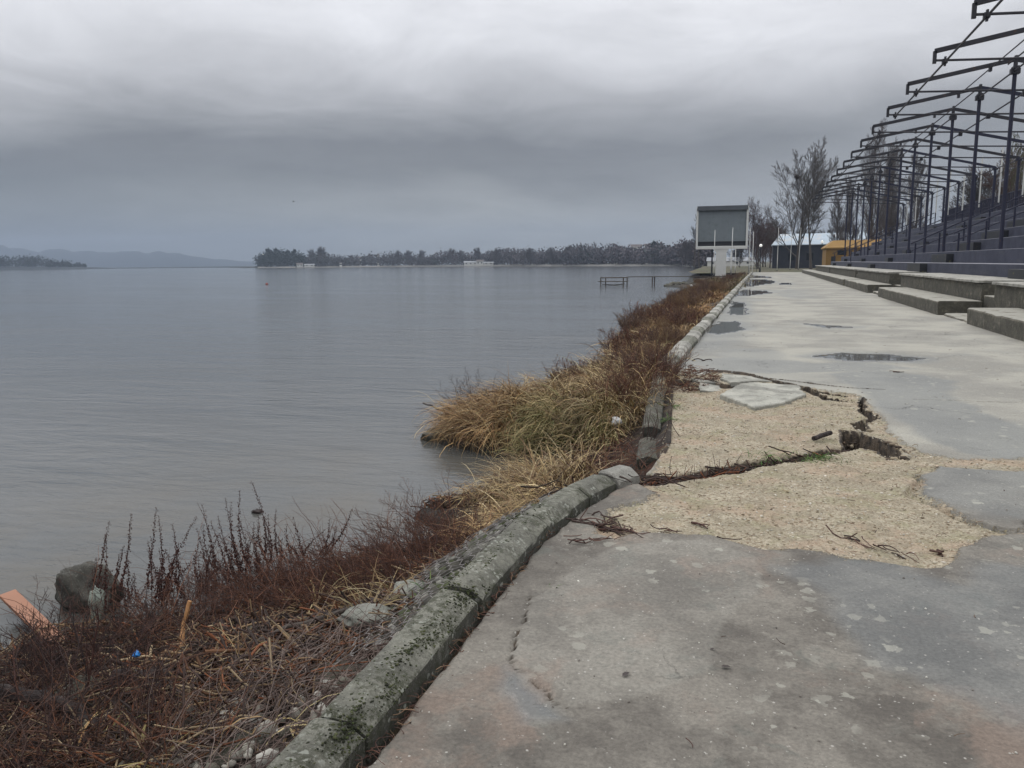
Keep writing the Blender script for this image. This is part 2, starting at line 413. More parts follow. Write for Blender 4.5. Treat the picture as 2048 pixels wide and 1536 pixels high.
XL = np.array([(-12, -1.2), (4.2, -1.2), (4.9, -1.09), (5.3, -1.0), (5.75, -.88), (6.3, -.80), (7.2, -.77), (8.2, -.87), (9.5, -1.0), (10.8, -1.12), (12, -1.17), (200, -1.17)])
def xleft(y): return np.interp(y, XL[:, 0], XL[:, 1])
SH = np.array([(-12, -5.2), (2.0, -4.9), (3.0, -4.3), (3.6, -3.9), (3.9, -3.5), (4.6, -3.2), (5.2, -2.9), (6.2, -2.5), (6.5, -2.95), (6.9, -2.95), (7.1, -2.3), (7.8, -2.1), (8.4, -2.2), (8.9, -2.8), (9.4, -3.8), (10.1, -4.2), (10.9, -4.25),
               (12.8, -3.75), (15.2, -3.3), (16.5, -3.75), (19, -3.6), (22, -4.0), (25, -4.3), (32, -4.7), (44, -5.6), (57, -5.7), (70, -6.3), (76, -8.4), (82, -9.0), (88, -7.8), (108, -9), (130, -10.5)])
def xshore(y): return np.interp(y, SH[:, 0], SH[:, 1])
def bank_z(x, y):
    x = np.asarray(x, float); y = np.asarray(y, float)
    xl = xleft(y); xs = xshore(y) + .18*fbm(x*.9, y*.9, 3)
    q = (x-xs)/(xl-xs)           # 0 at the shoreline, 1 at the kerb
    z = np.where(q > 0, WZ + .04 + .66*(.45*np.clip(q, 0, 1)+.55*np.clip(q, 0, 1)**2.2), WZ + .04 + q*1.3)
    z = z + (.10*fbm(x*2.2, y*2.2, 4) + .05*fbm(x*9, y*9, 3))*np.clip(1.2-q, 0, 1)
    # mound of the grassy spit
    z = z + .20*np.exp(-(((x+3.2)/.9)**2+((y-10.6)/1.0)**2)) + .14*np.exp(-(((x+2.2)/.7)**2+((y-10.8)/1.8)**2))
    z = z - .22*np.exp(-(((x+1.05)/.35)**2+((y-6.2)/.55)**2))
    return np.maximum(z, -1.6)
ys = [-10.0]
while ys[-1] < 130: ys.append(ys[-1] + max(.03, abs(ys[-1]-3)*.012 + .01 if ys[-1] > 0 else .4))
ys = np.array(ys); ts = np.concatenate([np.linspace(0, 1, 130)])
Yg, Tg = np.meshgrid(ys, ts, indexing='ij')
Xr = xleft(Yg) + .03; Xl_ = xshore(Yg) - 2.0; Xg = Xr + (Xl_-Xr)*Tg
Zg = bank_z(Xg, Yg)
def grid_faces(a, b):
    i = np.arange(a-1)[:, None]*b + np.arange(b-1)[None, :]
    return np.stack([i, i+1, i+b+1, i+b], -1).reshape(-1, 4)
me = np_mesh('bank', np.stack([Xg, Yg, Zg], -1).reshape(-1, 3), grid_faces(len(ys), len(ts)), smooth=True)
struct('bank_ground', me, M['bank'])

# promenade
GRAVEL = [(-.75, 6.15), (-.90, 8.4), (-1.2, 10.6), (-1.2, 12.1), (-.93, 11.91), (-.47, 11.88), (-.11, 11.62), (.22, 11.1), (.52, 10.72), (.85, 10.4), (1.17, 10.13), (1.24, 8.84), (1.20, 7.9), (1.34, 7.2), (1.60, 7.0), (2.6, 7.35), (2.9, 6.9), (1.9, 6.72),
          (1.38, 6.72), (1.22, 6.42), (1.10, 5.9), (1.22, 5.6), (1.33, 5.26), (1.44, 5.21), (1.60, 5.22), (1.30, 5.05), (1.11, 4.79), (.96, 4.44), (.51, 4.46), (.26, 4.55), (.07, 4.45), (-.24, 4.62), (-.61, 4.58), (-.77, 4.42), (-.9, 4.5), (-.9, 4.95), (-.62, 5.4), (-.85, 5.62)]
GULLY = [(-1.2, 5.6), (-.86, 5.82), (-.72, 5.94), (-.4, 6.13), (-.11, 6.43), (.2, 6.70), (.53, 7.05), (.82, 7.40), (.95, 7.66)]
HOLE = [(.74, 7.42), (.80, 8.15), (.92, 8.05), (.99, 7.85), (1.12, 7.6), (1.17, 7.25), (1.15, 6.98), (1.06, 7.0), (1.02, 7.28), (.92, 7.32)]
CR1 = [(-1.25, 11.7), (-.93, 11.91), (-.47, 11.91), (-.11, 11.67), (.22, 11.06), (.52, 10.68), (.79, 10.3), (1.0, 10.1)]
CR2 = [(-1.0, 10.9), (-.75, 11.1), (-.54, 10.73), (-.35, 10.64), (-.1, 10.93), (.15, 10.9), (.4, 10.75), (.55, 10.62), (.8, 10.0), (1.02, 9.85)]
CR3 = [(1.17, 9.94), (1.10, 9.26), (1.16, 8.8), (.98, 8.5), (1.0, 8.2), (.86, 7.9)]
CR4 = [(.15, 11.3), (.6, 11.0), (1.1, 10.7), (1.5, 10.65)]
CRN = [(-1.02, 3.5), (-.99, 3.28), (-.92, 2.87), (-.86, 2.77), (-.79, 2.71), (-.67, 2.63), (-.60, 2.61)]
CR6 = [(1.19, 6.87-.5), (1.03, 5.88), (1.17, 5.62), (1.29, 5.27), (1.43, 5.2), (1.55, 5.24), (1.62, 5.4)]
CR7 = [(1.75, 9.95), (2.2, 10.0), (2.6, 9.95), (3.2, 10.1)]
CR8 = [(1.95, 7.9), (2.3, 7.9), (2.8, 8.0)]
NEARPATCH = [(-1.01, 3.45), (-.85, 4.0), (-.72, 4.3), (-.29, 4.52), (.05, 4.3), (.02, 3.8), (-.1, 3.44), (-.12, 3.06), (-.3, 2.8), (-.58, 2.62), (-.92, 2.87)]
PUD = [[(.78, 14.1), (1.34, 14.75), (2.0, 14.7), (2.6, 14.2), (2.35, 13.75), (1.4, 13.55)],
       [(-1.16, 33), (-.56, 31), (-.40, 25.5), (-.55, 24.3), (-1.05, 24.3)],
       [(-1.16, 22.6), (-.53, 22.3), (-.20, 19.4), (-.84, 18.0), (-1.1, 18.3)],
       [(-1.1, 72), (.65, 69), (1.0, 61), (-.4, 53), (-1.1, 52)], [(-1.16, 46), (.3, 44), (.6, 42), (-.6, 38), (-1.1, 37)],
       [(1.3, 60), (2.0, 59), (1.9, 55), (1.2, 55)], [(1.0, 21.3), (1.8, 21.6), (2.3, 20.7), (1.5, 20.2)], [(-1.1, 85), (.8, 84), (.9, 77), (-1.1, 76)],
       [(-.93, 2.83), (-.80, 2.68), (-.66, 2.60), (-.60, 2.53), (-.72, 2.47), (-.88, 2.62)]]
def sunk(x, y):
    d = sdf(x, y, [(-1.3, 5.9), (-.72, 5.98), (-.4, 6.19), (-.11, 6.49), (.2, 6.76), (.53, 7.11), (.80, 7.5), (.86, 7.9), (1.0, 8.2), (.98, 8.5), (1.16, 8.8), (1.1, 9.26), (1.1, 9.9), (.8, 10.0), (.55, 10.62), (.15, 10.9), (-.35, 10.64), (-.54, 10.73), (-1.3, 11.0)])
    m_ = sst(d, .02, -.03)
    tilt = .02 + .03*np.clip((7.9-y)/2, 0, 1) + .03*np.clip(-x, 0, 1)
    return m_*tilt
ys = [-10.0]
while ys[-1] < 112: ys.append(ys[-1] + (.5 if ys[-1] < 1.2 else (.022 if 9.2 < ys[-1] < 12.2 else max(.0135, ys[-1]**2/1500))))
ys = np.array(ys)
ts = [0.0]
while ts[-1] < 6.6: ts.append(ts[-1] + (.0145 if ts[-1] < 3.3 else .08))
ts = np.array(ts)
Yg, Tg = np.meshgrid(ys, ts, indexing='ij'); Xg = xleft(Yg) + Tg
jx = .045*fbm(Xg*5, Yg*5, 4)*2; jy = .045*fbm(Xg*5+40, Yg*5+9, 4)*2
x_, y_ = Xg+jx, Yg+jy
def crack(pts, w0, w1, depth):
    d, tt = seg_dist(x_, y_, pts); w = (w0+(w1-w0)*tt)*(.6+1.2*vn(Xg*9, Yg*9))*(1+.03*Yg)
    global soil
    if depth == .03 and w0 < .01: soil = np.maximum(soil, .55*sst(d, w*1.6, w*.8))
    if depth > .05: soil = np.maximum(soil, sst(d, w*1.5, w*1.1))
    return depth*sst(d, w, w*.5)
H = .008*fbm(Xg*1.4, Yg*1.4, 4) + .004*fbm(Xg*8, Yg*8, 3)
g = sst(sdf(x_, y_, GRAVEL), .012, -.012)
jx2 = .09*fbm(Xg*3+7, Yg*3, 5)*2
H = H - .020*g + g*(.045*fbm(Xg*2.2, Yg*2.2, 3)+.020*fbm(Xg*9, Yg*9, 3)+.010*fbm(Xg*40, Yg*40, 2)) - sunk(x_, y_)
d, tt = seg_dist(x_, y_, GULLY); w = .20*(1-tt)**.8 + .05
soil = sst(d, w*1.02, w*.8)
H = H - .17*sst(d, w, w*.55)
q_ = sdf(x_, y_, HOLE); H = H - .45*sst(q_, .010, -.025); soil = np.maximum(soil, sst(q_, .045, .015))
for a in [(CR1, .030, .014, .18), (CR2, .06, .02, .22), (CR3, .018, .040, .20), (CR4, .018, .01, .18), (CRN, .0045, .0025, .03), (CR6, .016, .012, .04), (CR7, .012, .012, .03), (CR8, .012, .012, .03)]: H = H - crack(*a)
jt_ = sst(Tg+.02*fbm(Xg*8, Yg*8, 3), .045, .02)*(Yg < 5.6); H = H-.13*jt_; soil = np.maximum(soil, sst(jt_, .05, .4)*.9)
npch = sst(sdf(x_, y_, NEARPATCH), .010, -.010)
H = H + .005*npch
pud = np.zeros_like(H); halo = np.zeros_like(H)
xp, yp = Xg+.5*fbm(Xg*1.6, Yg*.8, 4), Yg*1.0+1.5*fbm(Xg*1.1+9, Yg*.5, 4)*np.clip(Yg/12, .1, 2)
for i, P_ in enumerate(PUD):
    if i == 0: q = sdf(Xg+.10*fbm(Xg*3, Yg*2, 3), Yg+.12*fbm(Xg*3, Yg*3, 3), P_)
    elif i == 8: q = sdf(x_, y_, P_)
    else: q = sdf(xp, yp, P_)
    pud = np.maximum(pud, sst(q, .0, -.05)); halo = np.maximum(halo, sst(q, .45 if i != 8 else .05, -.05))
H = H*(1-.9*pud*(Yg > 3)) - .002*pud
# damp smooth slabs
DP = [[(1.25, 9.6), (1.15, 10.6), (.9, 11.9), (1.6, 12.6), (2.5, 11.6), (2.3, 10.2), (2.4, 9.2), (2.7, 7.9), (2.0, 7.1), (1.5, 7.5), (1.3, 8.6)], [(1.2, 6.85), (2.4, 7.1), (3.0, 6.6), (2.6, 5.0), (1.6, 5.2), (1.1, 5.6), (1.05, 5.9)],
      [(.5, 4.45), (1.0, 4.3), (1.2, 4.75), (2.0, 5.0), (2.2, 3.6), (1.2, 2.9), (.4, 3.3), (.1, 4.2)], [(-1.3, 13.2), (0, 13.6), (.9, 13.2), (1.7, 13.4), (2.3, 12.8), (1.2, 12.2), (.2, 11.8), (-1.3, 12.2)]]
damp = np.zeros_like(H)
for P_, k in zip(DP, (.75, .6, .7, .7)): damp = np.maximum(damp, k*sst(sdf(Xg+.5*fbm(Xg*1.5, Yg*1.5, 5), Yg+.7*fbm(Xg*1.5+5, Yg*1.5, 5), P_), .08, -.12))
streak = sst(fbm(Xg*.55+3, Yg*.35, 4), .02, .17)*sst(Yg, 9, 14)*sst(Xg, 3.6, 1.2)
leftwet = sst(Xg+.8*fbm(Xg, Yg*.4, 4), .1, -.9)*sst(Yg, 12, 16)
damp = np.clip(np.maximum.reduce([damp, .8*halo, .55*streak, .65*leftwet]), 0, 1)*(1-.5*npch)
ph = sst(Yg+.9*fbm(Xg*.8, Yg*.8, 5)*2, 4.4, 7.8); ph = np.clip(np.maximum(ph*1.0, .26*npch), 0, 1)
gs_ = np.clip(.5-sdf(x_, y_, GRAVEL)/.22, 0, 1)
tint = np.stack([gs_, pud, damp, ph], -1).reshape(-1, 4)
me = np_mesh('promenade', np.stack([Xg, Yg, H], -1).reshape(-1, 3), grid_faces(len(ys), len(ts)), tint, smooth=True)
me.flip_normals()
a_ = me.attributes.new('soil', 'FLOAT', 'POINT'); a_.data.foreach_set('value', soil.astype(np.float32).ravel())
struct('promenade', me, M['prom'])
def prom_z(x, y):
    i = np.searchsorted(ys, y).clip(0, len(ys)-1); j = np.searchsorted(ts, x-xleft(y)).clip(0, len(ts)-1)
    return H[i, j]
H_grav = g

# land behind and beyond
def land_poly(name, pts, z, m):
    import bmesh
    bm = bmesh.new(); f = bm.faces.new([bm.verts.new((x, y, z)) for x, y in pts]); bmesh.ops.triangulate(bm, faces=[f])
    bmesh.ops.recalc_face_normals(bm, faces=bm.faces)
    if bm.faces[:][0].normal.z < 0: bmesh.ops.reverse_faces(bm, faces=bm.faces)
    me = bpy.data.meshes.new(name); bm.to_mesh(me); bm.free(); return struct(name, me, m)
gb = []
import bmesh
bm = bmesh.new()
for pts in ([(5.1, -280), (900, -280), (900, 111), (5.1, 111)], [(-9, 111), (5.1, 111), (900, 111), (900, 2560), (60, 900), (-12, 150), (-11, 128)],
            [(-12, 150), (60, 900), (900, 2560), (-60, 2560), (-60, 900), (-24, 330), (-16, 230)], [(-24, 330), (-60, 900), (-420, 860), (-330, 606), (-209, 590), (-160, 520), (-111, 478), (-57, 436), (-38, 400)],
            [(-420, 860), (-560, 760), (-520, 690), (-430, 612), (-368, 590), (-330, 606)]):
    f = bm.faces.new([bm.verts.new((x, y, -.03)) for x, y in pts])
    f.normal_update()
    if f.normal.z < 0: f.normal_flip()
bmesh.ops.remove_doubles(bm, verts=bm.verts, dist=.001)
bmesh.ops.triangulate(bm, faces=bm.faces[:])
me = bpy.data.meshes.new('ground'); bm.to_mesh(me); bm.free(); struct('ground', me, M['ground'])

# ------------------------------------------------------------------ kerb stones
def kerb_stone(L=1.1, w=.185, h=.105, seed=0, chip=.5):
    """cross-section: vertical face to the path, chamfer, flat top, sloping lake side; slightly worn"""
    r = np.random.default_rng(seed)
    prof = np.array([(w, -.12), (w, .0), (w, h*.30), (w, h*.50), (w-.005, h*.57), (w-.022, h*.68), (w-.058, h*.90), (w-.066, h*.95), (w*.58, h*.985), (w*.45, h), (w*.3, h+.001), (.016, h), (.004, h-.010), (0, h-.03), (0, 0), (0, -.35)])
    ny = 40; yy = np.linspace(0, L, ny); V = []
    for k, y in enumerate(yy):
        p = prof.copy(); en = min(y, L-y); 
        if en < .014: p[:, 1] -= (.014-en)*1.0*(p[:, 1] > .05)
        n_ = np.stack([fbm(np.full(len(p), y*9+seed*7.), p[:, 0]*20+p[:, 1]*30, 4), fbm(np.full(len(p), y*9+3+seed*5.), p[:, 0]*22+p[:, 1]*28+9, 4)], -1)
        p = p + n_*.007*chip
        e_ = fbm(np.array([y*4.+seed]), np.array([seed*3.1]), 4)[0]
        if e_ > .12: p[3:6, 1] -= (e_-.12)*.16*chip; p[3:5, 0] -= (e_-.12)*.12*chip
        V += [(a, y, b) for a, b in p]
    k = len(prof); F = []
    for i in range(ny-1):
        for j in range(k-1): F.append((i*k+j, i*k+j+1, (i+1)*k+j+1, (i+1)*k+j))
    me = bpy.data.meshes.new('kerb_stone'); me.from_pydata(V, [], F+[tuple(range(k))[::-1], tuple(range((ny-1)*k, ny*k))]); me.update()
    me.flip_normals()
    return me
GK = "kerb stones along the water's edge"
near = [(-1.42, -2.3, 0, 'mossy kerb stone behind the nearest one, at the foot of the photo', 0), (-1.42, -1.18, 0, 'kerb stone hidden just behind the viewer', 0),
        (-1.42, -.07, 0, 'kerb stone below the lower edge of the photo', 0),
        (-1.385, 1.06, 0, 'nearest kerb stone, thick with green moss, at the bottom edge', 0), (-1.38, 2.16, .2, 'long kerb stone with moss and white lichen, second from the bottom edge', 0),
        (-1.375, 3.30, -1.5, 'kerb stone with pale lichen beside the wire mesh, between two dark joints', .0)]
for i, (x, y, rz, lb, dz) in enumerate(near):
    if i in (0, 1, 2): continue
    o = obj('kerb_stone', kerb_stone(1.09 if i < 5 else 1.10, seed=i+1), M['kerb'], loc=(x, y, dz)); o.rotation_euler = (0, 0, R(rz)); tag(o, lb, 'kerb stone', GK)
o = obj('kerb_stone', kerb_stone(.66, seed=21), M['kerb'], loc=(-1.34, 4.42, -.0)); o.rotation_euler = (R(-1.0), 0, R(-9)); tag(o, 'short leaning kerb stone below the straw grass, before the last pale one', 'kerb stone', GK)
o = obj('kerb_stone', kerb_stone(.42, seed=22), M['kerb'], loc=(-1.225, 5.09, -.01)); o.rotation_euler = (R(-2), R(-2), R(-15)); tag(o, 'kerb stone half covered by straw grass', 'kerb stone', GK)
o = obj('kerb_stone', kerb_stone(.30, seed=23, h=.12), M['slabtop'], loc=(-1.09, 5.51, -.02)); o.rotation_euler = (R(-3), 0, R(-20)); tag(o, 'pale broken kerb end at the mouth of the crack', 'kerb stone', GK)
o = obj('kerb_stone', kerb_stone(1.1, seed=24, chip=1.6), M['rock'], loc=(-.97, 6.75, -.20)); o.rotation_euler = (R(-4), R(-16), R(8)); tag(o, 'sunken dark kerb stone tipped towards the lake beyond the crack', 'kerb stone', GK)
o = obj('kerb_stone', kerb_stone(1.1, seed=25, chip=1.3), M['rock'], loc=(-1.10, 7.95, -.17)); o.rotation_euler = (R(2), R(-12), R(5)); tag(o, 'second sunken kerb stone, mossy, among dry stalks', 'kerb stone', GK)
o = obj('kerb_stone', kerb_stone(1.1, seed=26, chip=1.3), M['rock'], loc=(-1.22, 9.15, -.13)); o.rotation_euler = (R(3), R(-9), R(4)); tag(o, 'third sunken kerb stone, overgrown, before the straight run', 'kerb stone', GK)
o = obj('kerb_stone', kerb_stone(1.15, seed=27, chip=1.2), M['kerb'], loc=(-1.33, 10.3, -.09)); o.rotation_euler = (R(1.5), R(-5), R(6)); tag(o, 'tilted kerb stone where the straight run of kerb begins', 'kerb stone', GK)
pro = [kerb_stone(1.102, .24, .15, seed=40+k, chip=.5) for k in range(5)]
y = 11.5; k = 0
while y < 108:
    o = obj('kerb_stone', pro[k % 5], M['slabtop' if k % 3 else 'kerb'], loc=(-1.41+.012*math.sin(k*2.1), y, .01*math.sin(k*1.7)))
    o.rotation_euler = (0, R(random.uniform(-.7, .7)), R(random.uniform(-.25, .25)))
    tag(o, 'weathered pale kerb stone in the straight run beyond the broken paving', 'kerb stone', 'kerb stones in the straight far run')
    y += 1.105; k += 1
# ------------------------------------------------------------------ low concrete seating blocks
def block_mesh(x0, x1, y0, y1, z0, z1, seed, lip=None):
    """worn concrete block with rounded chipped edges"""
    L = y1-y0; ny = max(8, int(L/.12)); yy = np.linspace(y0, y1, ny)
    h = z1-z0
    prof = np.array([(0, 0), (0, h*.3), (0, h*.62), (0, h-.05), (.012, h-.018), (.045, h), (.3, h+.004), (x1-x0, h), (x1-x0, 0)])
    V = []; k = len(prof)
    for y in yy:
        p = prof.copy(); u = np.full(k, y*1.7+seed)
        nz = fbm(u, p[:, 1]*4+p[:, 0]*3, 4); nz2 = fbm(u*1.3+5, p[:, 1]*5+p[:, 0]*2, 4)
        p[1:7, 0] += (nz*.055)[1:7]; p[2:7, 1] += (nz2*.03)[2:7]
        e_ = fbm(np.array([y*1.1+seed*2.]), np.array([seed*1.]), 4)[0]
        if e_ > .1: p[3:6, 1] -= (e_-.1)*.28; p[3:6, 0] += (e_-.1)*.2
        V += [(x0+a, y, z0+b) for a, b in p]
    F = []
    for i in range(ny-1):
        for j in range(k-1): F.append((i*k+j, i*k+j+1, (i+1)*k+j+1, (i+1)*k+j))
    me = bpy.data.meshes.new('seat_block'); me.from_pydata(V, [], F+[tuple(range(k))[::-1], tuple(range((ny-1)*k, ny*k))]); me.update(); me.flip_normals()
    return me
G1 = 'low concrete seating blocks along the path'
for i, (y0, y1, lb) in enumerate([(6, 13.9, 'low concrete block closest to the viewer, mostly outside the right edge'), (14.0, 22.1, 'low mossy concrete block at the right edge of the photo, beside the first gap'),
                                  (25.4, 37.9, 'low concrete block between the two gaps in the front row'), (41.8, 53.0, 'low concrete block just beyond the second gap in the front row'),
                                  (53.6, 80.0, 'long low concrete block in the far part of the front row'), (80.3, 109, 'farthest low concrete block, ending near the yellow building')]):
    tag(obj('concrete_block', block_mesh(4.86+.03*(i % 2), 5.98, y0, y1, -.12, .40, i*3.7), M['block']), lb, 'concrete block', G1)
tag(obj('concrete_block', block_mesh(4.98, 5.7, 22.3, 25.2, -.12, .07, 31), M['block']), 'broken low concrete step lying in the first gap of the front row', 'concrete block', G1)
tag(obj('concrete_block', block_mesh(5.1, 5.98, 38.1, 41.6, -.12, .10, 33), M['block']), 'low dark concrete step in the second gap of the front row', 'concrete block', G1)
G2 = 'higher concrete ledges behind the front row'
for i, (y0, y1, lb) in enumerate([(5, 24.5, 'concrete ledge with a reddish slab on top at the right edge'), (25.9, 39.9, 'long concrete ledge with a thin slab lip between the notch and the dark gap'),
                                  (43.4, 57.3, 'concrete ledge beyond the dark gap'), (58.7, 79.6, 'concrete ledge in the far part of the second row'), (80.7, 101, 'farthest concrete ledge of the second row')]):
    r_ = empty('concrete_ledge', (6.0, y0, 0), 0, lb, 'concrete ledge', G2)
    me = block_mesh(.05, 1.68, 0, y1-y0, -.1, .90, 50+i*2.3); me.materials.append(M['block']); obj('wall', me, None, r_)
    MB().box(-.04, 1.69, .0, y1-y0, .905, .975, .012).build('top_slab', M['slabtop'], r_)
for a_, lb in [((6.12, 7.6, 24.5, 25.9, -.1, .55), 'dark recessed step in the notch near the right edge'), ((6.3, 7.6, 39.9, 43.4, -.1, .35), 'dark recessed step in the wide gap between the ledges'),
               ((6.12, 7.6, 57.3, 58.7, -.1, .6), 'small recessed step in the middle notch of the ledges'), ((6.12, 7.6, 79.6, 80.7, -.1, .6), 'recessed step in the farthest notch of the ledges')]:
    tag(MB().box(*a_, .02).build('concrete_step', M['block']), lb, 'step')

# ------------------------------------------------------------------ grandstand
def riser_mat():
    m, n, b = mat('blue_concrete'); p = pos(n)
    c = n.mix(n.step(n.noise(p, 1.5, 6, .6), .35, .65), (.022, .025, .048), (.040, .044, .072))
    c = n.mix(n.math('MULTIPLY', n.step(n.noise(n.vscale(p, (1, .3, 2)), 2.5, 6, .65), .54, .68), .5), c, (.06, .062, .075))
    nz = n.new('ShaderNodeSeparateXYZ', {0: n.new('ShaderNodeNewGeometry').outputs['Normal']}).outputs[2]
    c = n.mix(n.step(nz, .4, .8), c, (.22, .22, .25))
    n.put(b, 'Base Color', c); n.put(b, 'Roughness', .75); n.put(b, 'Normal', n.bump(n.noise(p, 12, 6, .7), .01))
    return m
M['riser'] = riser_mat()
GY0, GY1 = 8.0, 101.0
gs = empty('grandstand', (7.7, 55, 0), 0, 'long blue painted concrete grandstand of stepped rows on the right', 'grandstand')
def local(mb): # world coordinates -> child of gs
    return [(a-7.7, b-55, c) for a, b, c in mb]
def gpart(mb, name, m, parent=None):
    par = parent or gs
    mb.v = local(mb.v) if par is gs else mb.v
    return mb.build(name, m, par)
TR = 1.13; RS = .54; NT_ = 7
for k in range(NT_):
    x0 = 7.7+TR*k; z1 = 1.41+RS*k
    y1 = GY1 + .55*k
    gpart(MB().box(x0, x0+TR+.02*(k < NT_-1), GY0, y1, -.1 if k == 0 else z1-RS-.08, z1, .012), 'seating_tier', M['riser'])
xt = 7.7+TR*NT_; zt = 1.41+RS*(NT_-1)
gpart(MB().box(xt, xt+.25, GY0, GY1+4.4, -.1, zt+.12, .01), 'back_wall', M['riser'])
gpart(MB().box(7.72, xt, GY1+.6, GY1+.8, -.1, 1.3), 'end_wall', M['riser'])
# lighter parapet panel beside the middle aisle
# dark half-steps up the aisles
M['aisle'] = simple('aisle_paint', (.014, .015, .02), .6, .3, 3, c2=(.09, .085, .03), f2=(.62, .66), world=True)
def aisle(ya, yb, sh, lift):
    for k in range(NT_):
        x0 = 7.7+TR*k; zb = (1.41+RS*(k-1)) if k else .96
        gpart(MB().box(x0-.32, x0-.004, ya+sh*k, yb+sh*k, zb+.004, zb+.004+lift, .01), 'aisle_step', M['aisle'])
aisle(43.4, 47.0, 0, .42); aisle(62.3, 63.9, 0, .30); aisle(78.2, 79.6, 0, .28); aisle(26.8, 28.6, 0, .30); aisle(94.3, 95.6, 0, .28)
def handrail(y, n0=0, n1=7, off=1.0, m='navy'):
    r_ = empty('handrail', (0, 0, 0)); r_.parent = gs; r_.location = (0, y-55, 0)
    xa = TR*n0-.15; xb = TR*n1; za = 1.41+RS*n0; zb = 1.41+RS*n1
    MB().bar((xa, 0, za-.0+off), (xb, 0, zb+off), .035, 8).build('rail', M[m], r_)
    MB().bar((xa, 0, za+off-.4), (xb, 0, zb+off-.4), .022, 6).build('lower_rail', M['navy'], r_)
    for k in range(n0, n1+1):
        zz_ = 1.41+RS*(k)
        MB().bar((TR*k+.08, 0, zz_-RS*0), (TR*k+.08, 0, zz_+off+.02), .045, 8).build('post', M['navy'], r_)
handrail(47.4, 0, 6); handrail(43.0, 1, 6, .85); handrail(79.9, 0, 6); handrail(63.9+.3, 3, 6, .8); handrail(97.5, 0, 6, .9)
# railing along the top: posts, rails and upright bars
yy = GY0; sec = 0
while yy < 82:
    y2 = min(yy+5.3, 82)
    mb = MB()
    mb.bar((xt-.05, yy, zt+1.25), (xt-.05, y2, zt+1.25), .045).bar((xt-.05, yy, zt+.62), (xt-.05, y2, zt+.62), .025)
    q = yy+.05
    while q < y2-.1:
        mb.box(xt-.075, xt-.025, q, q+.09, zt+.02, zt+1.23); q += .34
    gpart(mb, 'back_railing', M['navy']); yy = y2+.005

# ------------------------------------------------------------------ bare steel canopy frame
cf = empty('canopy_frame', (9.03, 60, 0), 0, 'bare steel canopy frame without roof sheets standing over the blue grandstand', 'canopy frame')
FY0, DF, NF = 25.75, 5.28, 16
def cpart(mb, name, m, parent):
    return mb.build(name, m, parent)
for i in range(NF-1, -3, -1):
    y = FY0 + DF*i
    if i > 14: continue
    tr = empty('truss', (0, y-60, 0)); tr.parent = cf
    ap = (0, 0, 9.16); tip = (-3.68, 0, 8.5); rr = (5.87, 0, 7.72)
    def rbar(a, b, w, h):
        a = Vector(a); b = Vector(b); d = (b-a).normalized(); u = Vector((0, 1, 0)); v = d.cross(u)
        mb = MB(); mb.add([p+u*su*w/2+v*sv*h/2 for p in (a, b) for su, sv in ((-1,-1),(1,-1),(1,1),(-1,1))], [(0,1,2,3),(7,6,5,4),(0,4,5,1),(1,5,6,2),(2,6,7,3),(3,7,4,0)])
        return mb
    rbar((-3.74, 0, 8.52), ap, .10, .15).build('front_rafter', M['steel'], tr)
    rbar(ap, rr, .10, .15).build('rear_rafter', M['navy' if i % 2 else 'steel'], tr)
    MB().bar((-3.7, 0, 8.22), (5.85, 0, 7.72), .04, 6).build('tie_rod', M['steel'], tr)
    MB().box(-3.79, -3.68, -.05, .05, 8.12, 8.52).box(-3.50, -3.34, -.08, .08, 8.10, 8.24).box(-3.44, -3.38, -.05, .05, 8.02, 8.32).build('tip_bracket', M['steel'], tr)
    MB().bar((0, 0, 1.9), (-.0, 0, 9.05), .075, 8).build('front_post', M['navy'], tr)
    MB().box(-.16, .16, -.13, .13, 8.62, 8.82).box(-.10, .10, -.18, .18, 8.8, 8.9).box(-.05, .05, -.09, .09, 8.9, 9.30).build('apex_bracket', M['steel'], tr)
    MB().box(-.9, -.8, -.09, .09, 8.78, 9.02).build('clamp', M['steel'], tr)
    MB().box(.32, .48, -.08, .08, 7.8, 8.02).build('clamp', M['steel'], tr)
    MB().box(5.80, 5.94, -.07, .07, 4.7, 7.75).box(5.7, 6.02, -.1, .1, 7.55, 7.68).build('rear_post', M['navy'], tr)
    MB().bar((6.35, .5, 5.4), (6.35, .5, 9.1 if i % 3 else 8.2), .05, 8).build('white_pole', M['white'], tr)
def rod(x, z, i0, i1, r=.035, x2=None, z2=None):
    MB().bar((x, FY0+DF*i0-60, z), (x if x2 is None else x2, FY0+DF*i1-60, z if z2 is None else z2), r, 6).build('purlin_rod', M['steel'], cf)
for a, b in [(-2, 3), (4, 5), (5, 9), (9, 14)]: rod(-3.42, 8.14, a, b)
for a, b in [(-2, 3), (4, 8), (9, 13)]: rod(-.05, 8.72, a, b)
for a, b in [(-2, 2), (3, 4), (4, 6), (7, 11)]: rod(-.25, 9.0, a, b, .03)
for a, b in [(1.2, 2.9), (6, 7.9)]: rod(-.85, 8.9, a, b, .025)
for a, b in [(-2, 4), (4, 7), (8, 12)]: rod(.40, 7.92, a, b)
for a, b in [(-2, 6), (6, 14)]: rod(5.87, 7.62, a, b); rod(5.87, 7.2, a, b, .02)

